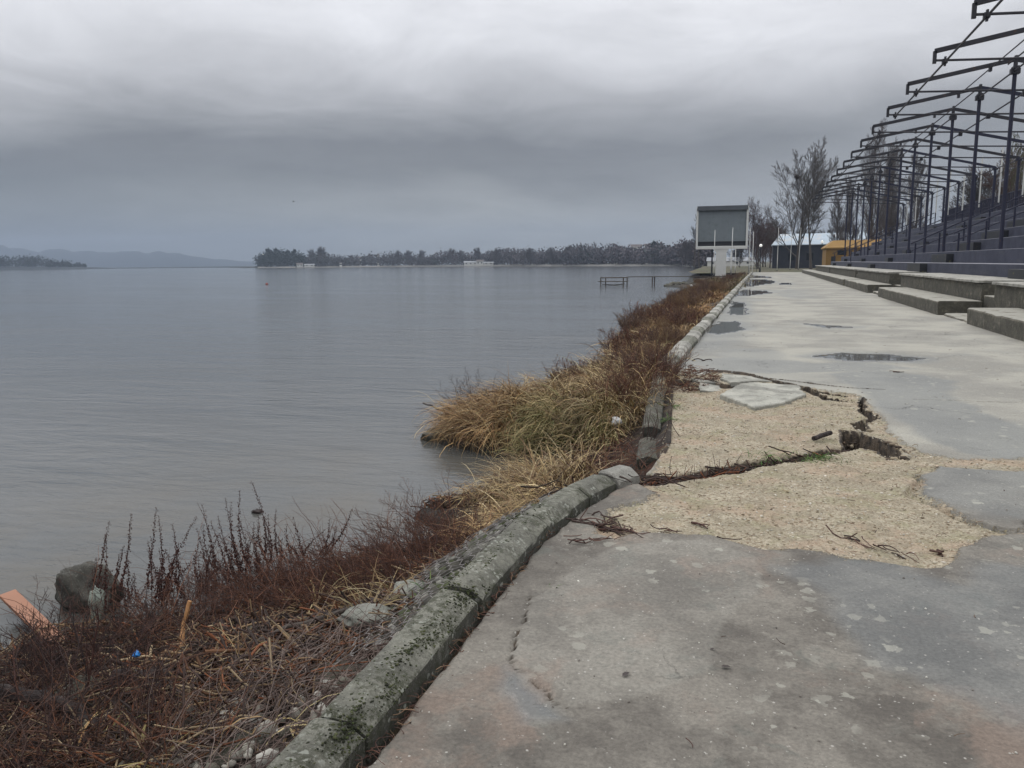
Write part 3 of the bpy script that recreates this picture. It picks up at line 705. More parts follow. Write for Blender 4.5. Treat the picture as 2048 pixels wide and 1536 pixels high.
# ------------------------------------------------------------------ score board on its pillar
M['shutter'] = simple('shutter_slats', (.21, .24, .26), .6, .12, 1.2, c2=(.17, .195, .21), f2=(.5, .7), metal=.2)
M['hood'] = simple('hood_metal', (.045, .052, .062), .6, .2, 2)
sb = empty('display_board', (-4.65, 97, 0), R(3), 'large white framed board with closed grey shutter on a white pillar', 'display board')
w0, w1, z0, z1 = -2.93, 2.93, 2.98, 7.85
MB().box(w0, w0+.22, -.35, .35, z0, z1, .05).box(w1-.22, w1, -.35, .35, z0, z1, .05).box(w0+.222, w1-.222, -.35, .35, z0, z0+.34, .04).box(w0+.222, w1-.222, -.33, .33, z1-.15, z1-.01).box(w0+.222, w1-.222, .1, .34, z0+.342, z1-.152).build('cabinet', M['white'], sb)
mb = MB()
zz_ = 3.86
while zz_ < 7.42:
    mb.box(w0+.225, w1-.225, -.16, .095, zz_, zz_+.085, .014); zz_ += .098
mb.build('shutter', M['shutter'], sb)
MB().box(w0+.225, w1-.225, .0, .095, z0+.345, 3.85).build('gap_panel', M['dark'], sb)
mb = MB(); mb.add([(w0+.05, -.52, 7.42), (w1-.05, -.52, 7.42), (w1-.05, -.36, 7.44), (w0+.05, -.36, 7.44), (w0+.1, -.40, 7.92), (w1-.1, -.40, 7.92), (w1-.1, .2, 7.95), (w0+.1, .2, 7.95)],
              [(0,1,5,4),(1,2,6,5),(2,3,7,6),(3,0,4,7),(4,5,6,7),(3,2,1,0)])
for xx in (-1.75, .45): mb.box(xx, xx+.05, -.54, -.42, 7.6, 7.93)
mb.build('hood', M['hood'], sb)
mb = MB(); mb.add([(-.62,-.28,-.6),(.60,-.28,-.6),(.60,.28,-.6),(-.62,.28,-.6),(-.62,-.28,2.6),(.60,-.28,2.6),(.60,.28,2.6),(-.62,.28,2.6),(-.85,-.30,2.975),(.85,-.30,2.975),(.85,.30,2.975),(-.85,.30,2.975)],
                  [(3,2,1,0),(0,1,5,4),(1,2,6,5),(2,3,7,6),(3,0,4,7),(4,5,9,8),(5,6,10,9),(6,7,11,10),(7,4,8,11),(8,9,10,11)])
mb.build('pillar', M['white'], sb)
MB().box(-1.12, -.94, .05, .25, -.6, 2.975).build('support_post', M['dark'], sb)

# ------------------------------------------------------------------ flag poles, lamps
def flag_pole():
    r_ = empty('flag_pole')
    MB().lathe([(.055, -.1), (.055, 1.2), (.042, 3.2), (.03, 5.36)], 8).build('pole', M['white'], r_, True)
    MB().lathe([(.02, 5.36), (.05, 5.40), (.05, 5.44), (.01, 5.48)], 8).build('finial', M['white'], r_, True)
    MB().box(-.10, .10, -.10, .10, -.12, .05, .01).build('base_plate', M['steel'], r_)
    return r_
fp = None
for x, y, s, lb in [(-5.2, 93, .92, 'thin white flag pole in front of the left half of the shuttered board'), (-3.32, 93, .96, 'thin white flag pole in front of the right half of the shuttered board'),
                    (-4.02, 110, .50, 'short white pole just right of the board pillar, the farther one'), (-3.28, 106, .60, 'short white pole to the right of the board pillar'),
                    (-1.5, 100.7, 1.0, 'tall white flag pole at the far end of the kerb'), (-1.22, 108, .96, 'white flag pole close behind the one at the kerb end'),
                    (2.2, 130, 1.20, 'leftmost of the three white flag poles in front of the blue roofed building'), (4.7, 150, 1.32, 'middle one of the three white flag poles before the blue roofed building'),
                    (6.1, 150, 1.32, 'rightmost of the three white flag poles, beside the big bare tree')]:
    if fp is None: o = fp = flag_pole()
    else: o = copy_tree(fp)
    o.location = (x, y, 0); o.scale = (1, 1, s); o.rotation_euler = (0, R(random.uniform(-.5, 1.2)), 0); tag(o, lb, 'flag pole', 'white flag poles')
m, n, b = mat('lamp_globe'); n.put(b, 'Base Color', (.85, .85, .82)); n.put(b, 'Roughness', .3); n.put(b, 'Emission Color', (1, .97, .9)); n.put(b, 'Emission Strength', .45); M['globe'] = m
def lamp():
    r_ = empty('street_lamp')
    MB().lathe([(.11, -.05), (.11, .5), (.06, .6), (.05, 3.35), (.09, 3.42), (.10, 3.5)], 10).build('pole', M['dark'], r_, True)
    MB().lathe([(.08, 3.48)]+[(.21*math.sin(a), 3.68-.21*math.cos(a)) for a in np.linspace(.45, 3.0, 9)], 14).build('lamp_globe', M['globe'], r_, True)
    return r_
l1 = lamp(); l1.location = (-.30, 118, 0); tag(l1, 'black lamp post with white globe at the far end of the path', 'street lamp', 'globe lamp posts')
l2 = copy_tree(l1); l2.location = (9.7, 148, 0); l2.scale = (1, 1, 1.27); tag(l2, 'black lamp post with white globe beside the yellow building', 'street lamp', 'globe lamp posts')
# park bench and low railing behind the lamp
fb = empty('metal_railing', (-1.0, 122, 0), 0, 'dark low railing beside the lamp post at the path end', 'railing')
MB().bar((-.9, 0, .9), (.75, 0, .9), .03).bar((-.9, 0, .45), (.75, 0, .45), .025).build('rail', M['dark'], fb)
for q in (-.9, -.35, .2, .75): MB().bar((q, 0, -.1), (q, 0, .92), .03).build('post', M['dark'], fb)

# ------------------------------------------------------------------ buildings
M['navywall'] = simple('dark_wall', (.030, .034, .048), .8, .3, .6, c2=(.055, .055, .06), world=True)
M['blueroof'] = simple('pale_blue_roof', (.42, .50, .58), .5, .18, .35, c2=(.50, .52, .54), f2=(.5, .6), world=True)
bb = empty('low_building', (11, 178, 0), 0, 'long low dark building with a pale blue sheet roof behind the trees', 'building')
MB().box(-9, 9, -3, 6, -.1, 4.85).build('wall', M['navywall'], bb)
mb = MB(); mb.add([(-9.3,-3.4,4.75),(9.3,-3.4,4.85),(9.3,2,7.2),(-7.6,2,7.1),(-9.3,7,4.85),(9.3,7,4.85),(-9.3,-3.4,4.6),(9.3,-3.4,4.7),(9.3,7,4.7),(-9.3,7,4.7)],
                  [(0,1,2,3),(3,2,5,4),(0,3,4),(1,5,2),(6,7,1,0),(7,8,5,1),(8,9,4,5),(9,6,0,4),(6,9,8,7)])
mb.build('roof', M['blueroof'], bb)
for q in (-6, -2.4, 1.4, 5.0):
    w_ = MB().box(q, q+1.3, -3.05, -3.003, 1.6, 3.0).build('window', M['glass'], bb)
    MB().box(q-.08, q+1.38, -3.08, -3.052, 1.5, 1.6).build('sill', M['steel'], w_)
yb = empty('yellow_building', (12.6, 125, 0), 0, 'yellow building with a sloping yellow roof at the end of the grandstand', 'building')
MB().box(-3.9, 5.2, -1.5, 6, -.1, 3.5).build('wall', M['yellow'], yb)
mb = MB(); mb.add([(-4.15,-1.8,3.35),(5.4,-1.8,3.35),(5.4,6.2,3.35),(-4.15,6.2,3.35),(-2.9,-.6,4.35),(5.2,-.2,4.45),(5.2,4.6,4.45),(-2.9,4.6,4.35),(-4.15,-1.8,3.2),(5.4,-1.8,3.2),(5.4,6.2,3.2),(-4.15,6.2,3.2)],
                  [(0,1,5,4),(1,2,6,5),(2,3,7,6),(3,0,4,7),(4,5,6,7),(8,9,1,0),(9,10,2,1),(10,11,3,2),(11,8,0,3),(11,10,9,8)])
mb.build('roof', M['yroof'], yb)
for q in (-2.4, .4):
    w_ = MB().box(q, q+1.2, -1.56, -1.503, 2.25, 2.95).build('window', M['glass'], yb)
    MB().box(q-.06, q+1.26, -1.60, -1.562, 2.15, 2.25).build('sill', M['yroof'], w_)
MB().box(-3.2, -2.6, -1.56, -1.503, 0, 2.1).build('door', M['dark'], yb)

# ------------------------------------------------------------------ jetty
jt = empty('jetty', (-13, 81, WZ), R(2), 'narrow old wooden jetty with low railings standing in the lake', 'jetty')
for k, (q, dy) in enumerate([(-2.75, -.4), (-2.35, .3), (-.45, -.4), (-.15, .3), (2.45, -.2), (2.62, .3)]):
    MB().bar((q, dy, -.9), (q+.02, dy, .80), .06, 7).build('pile', M['wood'], jt)
MB().box(-3.05, .0, -.45, .35, .34, .41).build('deck', M['wood'], jt)
MB().box(.02, 9.6, -.1, .35, .80, .87).build('walkway', M['wood'], jt)
MB().bar((-2.8, -.42, .74), (-.1, -.42, .76), .035).bar((-2.8, .32, .76), (0, .32, .78), .035).build('handrail', M['wood'], jt)
MB().bar((-2.6, -.2, .10), (-1.4, -.2, .02), .04).bar((-1.4, -.2, .02), (-.3, -.2, .12), .04).build('chain', M['wood'], jt)

# buoy and birds
bo = empty('buoy', (-58.2, 84.6, WZ), 0, 'small red buoy floating on the lake', 'buoy'); bo.scale = (.75,)*3
m_red = simple('red_plastic', (.25, .05, .04), .5, .1, 2)
MB().lathe([(.05, -.1), (.22, -.02), (.24, .1), (.16, .22), (.05, .27)], 12).build('float', m_red, bo, True)
MB().lathe([(.03, .26), (.03, .36), (.015, .4)], 8).build('knob', m_red, bo, True)
def bird():
    mb = MB(); mb.bar((-.16, 0, 0), (.0, 0, .01), .012, 6, .045).bar((0, 0, .01), (.16, 0, .03), .045, 6, .018)
    for s in (-1, 1):
        mb.add([(-.05, .03*s, .02), (.07, .03*s, .02), (.05, .24*s, .12), (-.04, .24*s, .11), (-.03, .48*s, .04), (-.05, .03*s, .035), (.07, .03*s, .035), (.05, .24*s, .132), (-.04, .24*s, .122)],
               [(0,1,2,3),(3,2,4),(8,7,6,5),(4,7,8),(0,3,8,5),(1,6,7,2)])
    return mb.build('bird', M['dark'])
b1_ = bird(); b1_.scale = (.6,)*3; b1_.location = (-38.2, 60, 6.9); b1_.rotation_euler = (R(8), R(-5), R(40)); tag(b1_, 'upper dark bird flying over the lake', 'bird', 'birds over the lake')
b2_ = b1_.copy(); COL.objects.link(b2_); b2_.location = (-39.5, 60, 6.25); b2_.scale = (.4,)*3; b2_.rotation_euler = (R(-12), 0, R(100)); tag(b2_, 'lower smaller dark bird flying over the lake', 'bird', 'birds over the lake')
def branch_level(P, Rd, n_child, t0, ang, length, K, seed, up=.35, rscale=.55, droop=0.0, rmin=.01, lenvar=.4, taper_len=.5):
    """children grown along every parent path. P (N,K0,3)"""
    r = np.random.default_rng(seed); N, K0, _ = P.shape
    par = np.repeat(np.arange(N), n_child); n = len(par)
    tt = t0 + (1-t0)*((np.tile(np.arange(n_child), N)+r.random(n))/n_child); tt = np.clip(tt, 0, .985)
    f = tt*(K0-1); i = np.floor(f).astype(int).clip(0, K0-2); w = (f-i)[:, None]
    A = P[par, i]; B = P[par, i+1]; start = A*(1-w)+B*w
    d = unit(B-A); rp = Rd[par, i]*(1-w[:, 0])+Rd[par, i+1]*w[:, 0]
    rnd = unit(r.normal(size=(n, 3))); side = unit(rnd - (rnd*d).sum(1, keepdims=True)*d)
    a = R(ang)*(.7+.6*r.random(n))[:, None]
    dd = unit(d*np.cos(a)+side*np.sin(a))
    plen = np.linalg.norm(P[:, -1]-P[:, 0], axis=1)[par]
    L = (length*plen*(1-taper_len*tt)*(1-lenvar/2+lenvar*r.random(n)))[:, None]
    u = np.linspace(0, 1, K); out = np.zeros((n, K, 3)); out[:, 0] = start; cur = start.copy(); dirv = dd
    for k in range(1, K):
        dirv = unit(dirv + np.array([0, 0, up/K*2]) - np.array([0, 0, droop/K*2*k]) + r.normal(size=(n, 3))*.10)
        cur = cur + dirv*L/(K-1); out[:, k] = cur
    r0 = np.maximum(rp*rscale, rmin)
    Rn = np.maximum(r0[:, None]*(1-.75*u[None, :]), rmin*.8)
    return out, Rn
# ------------------------------------------------------------------ vegetation helpers
G = np.random.default_rng(99)
def in_poly(pts, n):
    pts = np.array(pts, float); lo = pts.min(0); hi = pts.max(0); out = []
    while sum(map(len, out)) < n:
        q = lo+(hi-lo)*G.random((n*2, 2)); d = sdf(q[:, 0], q[:, 1], pts); out.append(q[d < 0])
    return np.vstack(out)[:n]
def blades(xy, z, L, bias, cols, w=.004, K=6, droop=1.0):
    n = len(xy); L = L*(.55+.75*G.random(n)); a = G.random(n)*2*np.pi
    hd = unit(np.stack([np.cos(a), np.sin(a)], 1)*(.35+.75*G.random((n, 1))) + (np.array(bias)[None, :] if np.ndim(bias) == 1 else bias))
    lean = (.15+.75*G.random(n)); dr = droop*(.6+1.1*G.random(n)); u = np.linspace(0, 1, K)
    ang = lean[:, None] + dr[:, None]*1.5*u[None, :]**1.4          # angle from the vertical along the blade
    ds = L[:, None]/(K-1); hx = np.concatenate([np.zeros((n, 1)), np.cumsum(np.sin(ang[:, 1:])*ds, 1)], 1); hz = np.concatenate([np.zeros((n, 1)), np.cumsum(np.cos(ang[:, 1:])*ds, 1)], 1)
    wob = G.normal(size=(n, 2))*.13
    P = np.zeros((n, K, 3)); P[..., 0] = xy[:, :1]+hd[:, :1]*hx+wob[:, :1]*u*L[:, None]; P[..., 1] = xy[:, 1:]+hd[:, 1:]*hx+wob[:, 1:]*u*L[:, None]; P[..., 2] = z[:, None]-.02+hz
    Rd = (w*(.6+.8*G.random(n)))[:, None]*np.maximum(1-u**2.2, .06)[None, :]
    wd = np.stack([-hd[:, 1], hd[:, 0], np.zeros(n)], 1)+G.normal(size=(n, 3))*.35; wd = unit(wd)
    V, F = tubes(P, Rd, 2, True, wd)
    pt = .75+.9*(fbm(xy[:, 0]*2.6, xy[:, 1]*2.6, 3)+.12)[:, None]
    c = np.array(cols)[G.integers(0, len(cols), n)]*(.6+.6*G.random((n, 1)))*np.clip(pt*1.25, .4, 1.6)
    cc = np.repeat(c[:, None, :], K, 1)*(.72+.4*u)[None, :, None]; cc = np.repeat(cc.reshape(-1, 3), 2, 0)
    return V, F, cc
def sticks(P0, dirs, L, r, cols, K=5, bend=.28, sides=4):
    n = len(P0); u = np.linspace(-.5, .5, K); P = P0[:, None, :]+dirs[:, None, :]*(u[None, :]*L[:, None])[..., None]
    P = P+(G.normal(size=(n, 1, 3))*((u**2-.1)[None, :, None])*bend*L[:, None, None]*4*.5) + G.normal(size=(n, K, 3))*.012*L[:, None, None]
    Rd = r[:, None]*(1-.35*(u+.5))[None, :]; V, F = tubes(P, Rd, sides)
    return V, F, np.repeat(np.array(cols)[G.integers(0, len(cols), n)]*(.6+.7*G.random((n, 1))), K*sides, 0)
def rock_base(sub=1, seed=0, rough=.25):
    bm = bmesh.new(); bmesh.ops.create_icosphere(bm, subdivisions=sub, radius=1)
    V = np.array([v.co[:] for v in bm.verts]); F = np.array([[v.index for v in f.verts] for f in bm.faces]); bm.free()
    r = np.random.default_rng(seed); d = unit(r.normal(size=(7, 3)))
    for k in range(7):
        h = V@d[k]; cut = .62+.25*r.random(); V = V-np.maximum(h-cut, 0)[:, None]*d[k][None, :]
    nz = fbm(V[:, 0]*2.3+seed+V[:, 2], V[:, 1]*2.3+V[:, 2]*1.7, 4); return V*(1+rough*nz[:, None]), F
def scatter(bases, pos, sc, cols):
    """irregular stones: each takes a random base, scale (n,3) and random turn"""
    n = len(pos); Vs = []; Fs = []; Cs = []; off = 0; which = G.integers(0, len(bases), n)
    for b, (BV, BF) in enumerate(bases):
        idx = np.where(which == b)[0]
        if not len(idx): continue
        a = G.random(len(idx))*2*np.pi; ca, sa = np.cos(a), np.sin(a); tl = G.normal(size=len(idx))*.35
        v = BV[None]*sc[idx][:, None, :]
        x = v[..., 0]; y = v[..., 1]*np.cos(tl)[:, None]-v[..., 2]*np.sin(tl)[:, None]; z = v[..., 1]*np.sin(tl)[:, None]+v[..., 2]*np.cos(tl)[:, None]
        v = np.stack([x*ca[:, None]-y*sa[:, None], x*sa[:, None]+y*ca[:, None], z], -1)+pos[idx][:, None, :]
        Vs.append(v.reshape(-1, 3)); Fs.append((BF[None]+(np.arange(len(idx))*len(BV))[:, None, None]).reshape(-1, 3)+off); off += v.shape[0]*v.shape[1]
        Cs.append(np.repeat(np.array(cols)[G.integers(0, len(cols), len(idx))]*(.7+.5*G.random((len(idx), 1))), len(BV), 0))
    return np.vstack(Vs), np.vstack(Fs), np.vstack(Cs)
STRAW = [(.45, .34, .17), (.38, .27, .13), (.30, .20, .10), (.52, .42, .25), (.20, .12, .065), (.14, .085, .05)]
GOLD = [(.42, .27, .12), (.34, .20, .09), (.46, .33, .17), (.22, .12, .06), (.14, .08, .045)]
OLIVE = [(.24, .21, .09), (.32, .25, .12), (.17, .17, .07), (.40, .31, .16)]
GREEN = [(.06, .13, .03), (.09, .17, .04), (.13, .18, .05)]
RUST = [(.13, .06, .04), (.09, .045, .035), (.17, .08, .05), (.07, .04, .035)]
LIT = [(.13, .065, .035), (.24, .16, .09), (.09, .045, .03), (.08, .05, .038), (.05, .035, .03), (.32, .24, .15), (.20, .075, .035), (.06, .04, .034), (.04, .03, .026), (.05, .032, .028)]
M['grass'] = tinted('straw_blades', .7, .15)
M['stonev'] = tinted('loose_stone', .85, .35, 30)

# dry grass on the bank
B = Batch()
def grass(poly, n, L, bias, cols, w=.0045, droop=1.0, clump=.0, dz=0):
    c = in_poly(poly, max(3, n//110)); k = G.integers(0, len(c), n); xy = c[k]+G.normal(size=(n, 2))*clump*.85
    cb = np.array(bias)*.75+G.normal(size=(len(c), 2))*.45; Lf = (.6+.7*G.random(len(c)))[k]; tone = (.62+.65*G.random(len(c)))[k]
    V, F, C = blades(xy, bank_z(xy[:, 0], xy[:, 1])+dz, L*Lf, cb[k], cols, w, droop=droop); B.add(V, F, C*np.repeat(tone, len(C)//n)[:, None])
SPIT = [(-4.15, 10.2), (-3.85, 9.6), (-3.1, 9.05), (-2.4, 8.7), (-1.7, 8.5), (-1.25, 8.8), (-1.4, 11), (-1.6, 13), (-3.2, 13), (-3.8, 12.2), (-4.2, 11)]
grass(SPIT, 8500, .58, (-.5, -.35), STRAW, clump=.16)
grass([(-4.15, 10.5), (-3.8, 9.7), (-3.2, 9.3), (-2.8, 9.6), (-3.1, 10.6), (-3.9, 11)], 5200, .60, (-.35, -.85), GOLD, clump=.14)
grass([(-2.9, 8.9), (-1.8, 8.5), (-1.3, 9.0), (-1.5, 10), (-2.7, 9.9)], 2600, .50, (-.3, -.8), OLIVE, clump=.12)
grass([(-2.9, 9.0), (-1.5, 8.7), (-1.4, 9.6), (-2.6, 9.9)], 600, .28, (0, 0), GREEN, .006, .7, clump=.08)
grass([(-2.2, 11.5), (-1.5, 11), (-1.6, 16), (-3.2, 16), (-3.4, 12.5)], 4200, .55, (-.3, -.3), STRAW+OLIVE, .005, clump=.18)
grass([(-2.7, 15.5), (-1.7, 15), (-1.9, 24), (-3.6, 24), (-3.4, 17)], 7500, .55, (-.2, -.2), STRAW+GOLD, .007, clump=.25)
grass([(-3.3, 24), (-1.9, 24), (-1.9, 46), (-4.6, 46), (-3.9, 26)], 6500, .6, (-.1, -.2), GOLD+[(.30, .15, .06)], .010, clump=.35)
grass([(-3.6, 46), (-1.6, 46), (-1.6, 100), (-5.5, 100), (-5.0, 48)], 4500, .5, (0, 0), [(.16, .13, .06), (.13, .12, .05), (.22, .15, .07)], .02, clump=.6)
grass([(-2.35, 7.6), (-2.0, 7.9), (-1.45, 6.9), (-1.28, 5.9), (-1.35, 5.3), (-1.65, 5.2), (-2.0, 5.7), (-2.3, 6.4)], 4600, .52, (-.55, -.25), STRAW, .0042, clump=.12)
grass([(-1.9, 5.9), (-1.35, 6.0), (-1.3, 5.4), (-1.7, 5.2)], 1000, .30, (.4, .1), STRAW, .004, clump=.10)
grass([(-2.2, 5.6), (-1.8, 5.7), (-1.7, 5.1), (-2.0, 5.1)], 900, .34, (-.3, -.4), GOLD, .0042, clump=.10)
grass([(-2.6, 3.4), (-1.8, 4.3), (-1.6, 3.6), (-2.1, 2.6)], 110, .30, (-.2, .1), STRAW, .004, .8, clump=.07)
grass([(-2.6, 2.0), (-1.7, 2.6), (-1.6, 2.0), (-2.0, 1.7)], 60, .34, (.1, .1), [(.44, .36, .18), (.38, .30, .12), (.3, .2, .1)], .006, 1.6, clump=.05)
grass([(-3.4, 2.5), (-2.4, 3.0), (-2.2, 2.2), (-3.0, 1.9)], 110, .28, (.0, .1), OLIVE+GOLD, .0045, 1.3, clump=.07)
grass([(-1.75, 3.75), (-1.55, 3.9), (-1.5, 3.5), (-1.7, 3.4)], 160, .17, (0, 0), GREEN, .006, .8)
grass([(-2.5, 3.2), (-2.6, 4.2), (-2.0, 4.6), (-1.75, 4.2), (-1.9, 3.3)], 130, .42, (0, 0), [(.40, .30, .15), (.30, .20, .09), (.46, .37, .2)], .0065, 1.1)
for cx, cy, n_, r_, L_ in ((.36, 6.80, 700, .15, .13), (.16, 6.70, 130, .10, .09), (-.93, 3.63, 60, .02, .045), (-.9, 8.3, 60, .08, .16), (-1.0, 9.2, 80, .08, .16), (-.55, 6.1, 40, .1, .1)):
    xy = np.array([[cx, cy]])+G.normal(size=(n_, 2))*np.array([r_, r_*.5]); z = prom_z(xy[:, 0], xy[:, 1])
    V, F, C = blades(xy, z, L_, (0, 0), GREEN, .0035, 4); B.add(V, F, C)
tag(obj('dry_grass', B.mesh('dry_grass'), M['grass']), 'tangled straw coloured grass hanging over the bank', 'grass', kind='stuff')

# reed litter and driftwood bits
B = Batch()
def litter(xy, z, n, L, r, cols=LIT, ang=None, sp=.7):
    a = (G.random(n)*np.pi if ang is None else ang+G.normal(size=n)*sp); el = G.normal(size=n)*.22
    d = np.stack([np.cos(a)*np.cos(el), np.sin(a)*np.cos(el), np.sin(el)], 1)
    V, F, C = sticks(np.column_stack([xy, z+G.random(n)*.07]), d, L*(.3+G.random(n)*1.1), r*(.5+G.random(n)), cols); B.add(V, F, C)
for poly, n_, L_, r_ in [([(-3.6, 2.4), (-3.7, 3.7), (-2.6, 4.4), (-1.8, 4.6), (-1.6, 3.4), (-1.9, 2.2), (-2.8, 1.8)], 5200, .30, .0040), ([(-3.3, 2.9), (-3.1, 3.7), (-2.3, 4.0), (-2.1, 3.4), (-2.6, 2.8)], 520, .30, .0075),
                         ([(-2.8, 4.2), (-2.9, 5.2), (-1.9, 5.6), (-1.7, 4.6)], 1800, .3, .004), ([(-4.4, 3.3), (-4.2, 3.8), (-3.4, 3.9), (-3.3, 2.8)], 600, .3, .005),
                         ([(-1.95, 1.9), (-1.95, 4.4), (-1.55, 4.6), (-1.48, 1.9), (-1.6, 2.9), (-1.9, 3.0)], 500, .28, .0026), ([(-3.05, 6.75), (-2.8, 7.1), (-2.2, 6.9), (-2.3, 6.6)], 500, .16, .006),
                         ([(-1.5, 8.6), (-1.3, 6.6), (-1.6, 6.2), (-2.1, 7.6), (-2.0, 8.5)], 700, .35, .006), ([(-3, 13), (-1.5, 12), (-1.5, 24), (-3.5, 24)], 900, .4, .007)]:
    xy = in_poly(poly, n_); litter(xy, bank_z(xy[:, 0], xy[:, 1]).clip(WZ-.01), n_, L_, r_, ang=1.15 if r_ < .003 else .7, sp=1.1, cols=LIT if r_ > .003 else [(.20, .15, .13), (.26, .20, .17), (.12, .08, .07)])
# in the washed-out gap and along the kerb foot
k = G.random(520)**1.4; gp = np.array(GULLY); f = k*(len(gp)-2); i = f.astype(int); xy = gp[i]*(1-(f-i))[:, None]+gp[i+1]*(f-i)[:, None]+G.normal(size=(520, 2))*(.09*(1-k)+.025)[:, None]
litter(xy, np.maximum(prom_z(xy[:, 0], xy[:, 1]), -.14)+.01, 520, .26, .0050, cols=LIT[2:5]+LIT[6:], ang=.55, sp=.4)
xy = np.column_stack([-1.185+.05*G.random(330)**2, 1.6+3.1*np.sort(G.random(330))]); litter(xy, np.zeros(330)-.045, 330, .07, .0017, cols=[(.14, .07, .05), (.10, .06, .05), (.25, .16, .1)])
xy = in_poly(GRAVEL, 420); litter(xy, prom_z(xy[:, 0], xy[:, 1])-.02, 420, .05, .0018, cols=[(.10, .06, .045), (.2, .13, .09), (.30, .22, .13)])
xy = in_poly([(-1.2, 10.4), (-1.0, 12.2), (-.6, 11.9), (-.5, 11.0), (-.7, 10.2)], 350); litter(xy, prom_z(xy[:, 0], xy[:, 1]), 350, .13, .004, cols=RUST)
xy = in_poly([(-1.0, 2.0), (3.5, 2.0), (4.5, 30), (-1.0, 20)], 260); litter(xy, prom_z(xy[:, 0], xy[:, 1])-.015, 260, .035, .002, cols=[(.08, .05, .04), (.16, .11, .08)])
tag(obj('reed_litter', B.mesh('reed_litter'), M['twig']), 'washed-up broken reeds and twigs covering the bank', 'litter', kind='stuff')

# loose stones
bases = [rock_base(1, s, .3) for s in range(6)]
B = Batch()
xy = in_poly([(-2.5, 1.8), (-2.4, 3.6), (-1.9, 5.0), (-1.45, 4.9), (-1.45, 1.8)], 620); s = .012+.035*G.random((620, 1))**2
V, F, C = scatter(bases, np.column_stack([xy, bank_z(xy[:, 0], xy[:, 1])+.015]), s*(.6+.8*G.random((620, 3))), [(.34, .32, .28), (.24, .225, .19), (.42, .40, .36), (.16, .15, .12)])
B.add(V, F, C)
xy = in_poly([(-4.0, 2.4), (-4.3, 3.8), (-3, 4.6), (-1.9, 5.2), (-2.2, 2)], 380); s = .015+.05*G.random((380, 1))**2
V, F, C = scatter(bases, np.column_stack([xy, bank_z(xy[:, 0], xy[:, 1]).clip(WZ)+.01]), s*(.6+.8*G.random((380, 3))), [(.12, .11, .09), (.19, .18, .15), (.08, .075, .06)])
B.add(V, F, C)
tag(obj('rubble', B.mesh('rubble'), M['stonev']), 'loose pale rubble between the kerb and the lake', 'rubble', kind='stuff')
B = Batch()
xy = in_poly(GRAVEL, 15000); s = .003+.009*G.random((15000, 1))**3.5
V, F, C = scatter([rock_base(1, s_, .3) for s_ in (8, 9, 10)], np.column_stack([xy, prom_z(xy[:, 0], xy[:, 1])+.0005]), s*(.7+.7*G.random((15000, 3)))*np.array([1.2, 1, .55]), [(.42, .37, .28), (.38, .33, .24), (.48, .43, .34), (.33, .27, .19), (.40, .33, .25), (.24, .19, .13), (.56, .52, .45)])
B.add(V, F, C)
k = G.random(420); pl_ = [np.array(q_, float) for q_ in (CR3, [(1.14, 7.6), (1.2, 7.2), (1.18, 6.95), (1.05, 6.95)], GULLY[3:], CR2, CR1)]; xy = []
for q_ in range(420):
    pp_ = pl_[q_ % 5]; i = G.integers(0, len(pp_)-1); f = G.random(); xy.append(pp_[i]*(1-f)+pp_[i+1]*f+G.normal(size=2)*(.03 if q_ % 5 in (0, 2) else .015))
xy = np.array(xy); s = .007+.028*G.random((420, 1))**2.5
V, F, C = scatter([rock_base(1, s_, .35) for s_ in (11, 12, 13)], np.column_stack([xy, np.maximum(prom_z(xy[:, 0], xy[:, 1]), -.16)+.004]), s*(.7+.7*G.random((420, 3)))*np.array([1.3, 1, .6]), [(.30, .25, .18), (.22, .18, .13), (.10, .075, .055), (.34, .31, .25), (.06, .045, .035)])
B.add(V, F, C)
xy = in_poly([(-1.1, 1.9), (2.6, 1.9), (3.5, 7), (1.5, 7), (1.0, 4.4), (-1.0, 4.4)], 420); s = .0015+.0045*G.random((420, 1))**2
V, F, C = scatter(bases[:3], np.column_stack([xy, prom_z(xy[:, 0], xy[:, 1])+.002]), s*(.7+.7*G.random((420, 3))), [(.45, .43, .38), (.2, .18, .16), (.6, .58, .52)]); B.add(V, F, C)
tag(obj('crushed_stone', B.mesh('crushed_stone'), M['stonev']), 'loose crushed stone chips on the bare patch of the path', 'gravel', kind='stuff')

# moss cushions on the near kerb
n_ = 2600; c = np.column_stack([-1.36+.15*G.random(70)**.7, 1.15+3.4*G.random(70)]); k = G.integers(0, 70, n_); xy = c[k]+G.normal(size=(n_, 2))*np.array([.018, .05]); xy[:, 0] = np.clip(xy[:, 0], -1.37, -1.195)
u_ = (xy[:, 0]+1.375)/.185; z = np.where(u_ < .62, .104, .104-(u_-.62)/.38*.055)-.001
V, F, C = scatter([rock_base(1, s_, .4) for s_ in (21, 22)], np.column_stack([xy, z]), (.0025+.0055*G.random((n_, 1))**2)*(.7+.7*G.random((n_, 3)))*np.array([1, 1, .6]), [(.028, .034, .014), (.045, .055, .02), (.02, .022, .012), (.07, .075, .035)])
B = Batch(); B.add(V, F, C); tag(obj('moss', B.mesh('moss'), M['stonev']), 'dark green moss cushions on the nearest kerb stones', 'moss', kind='stuff')
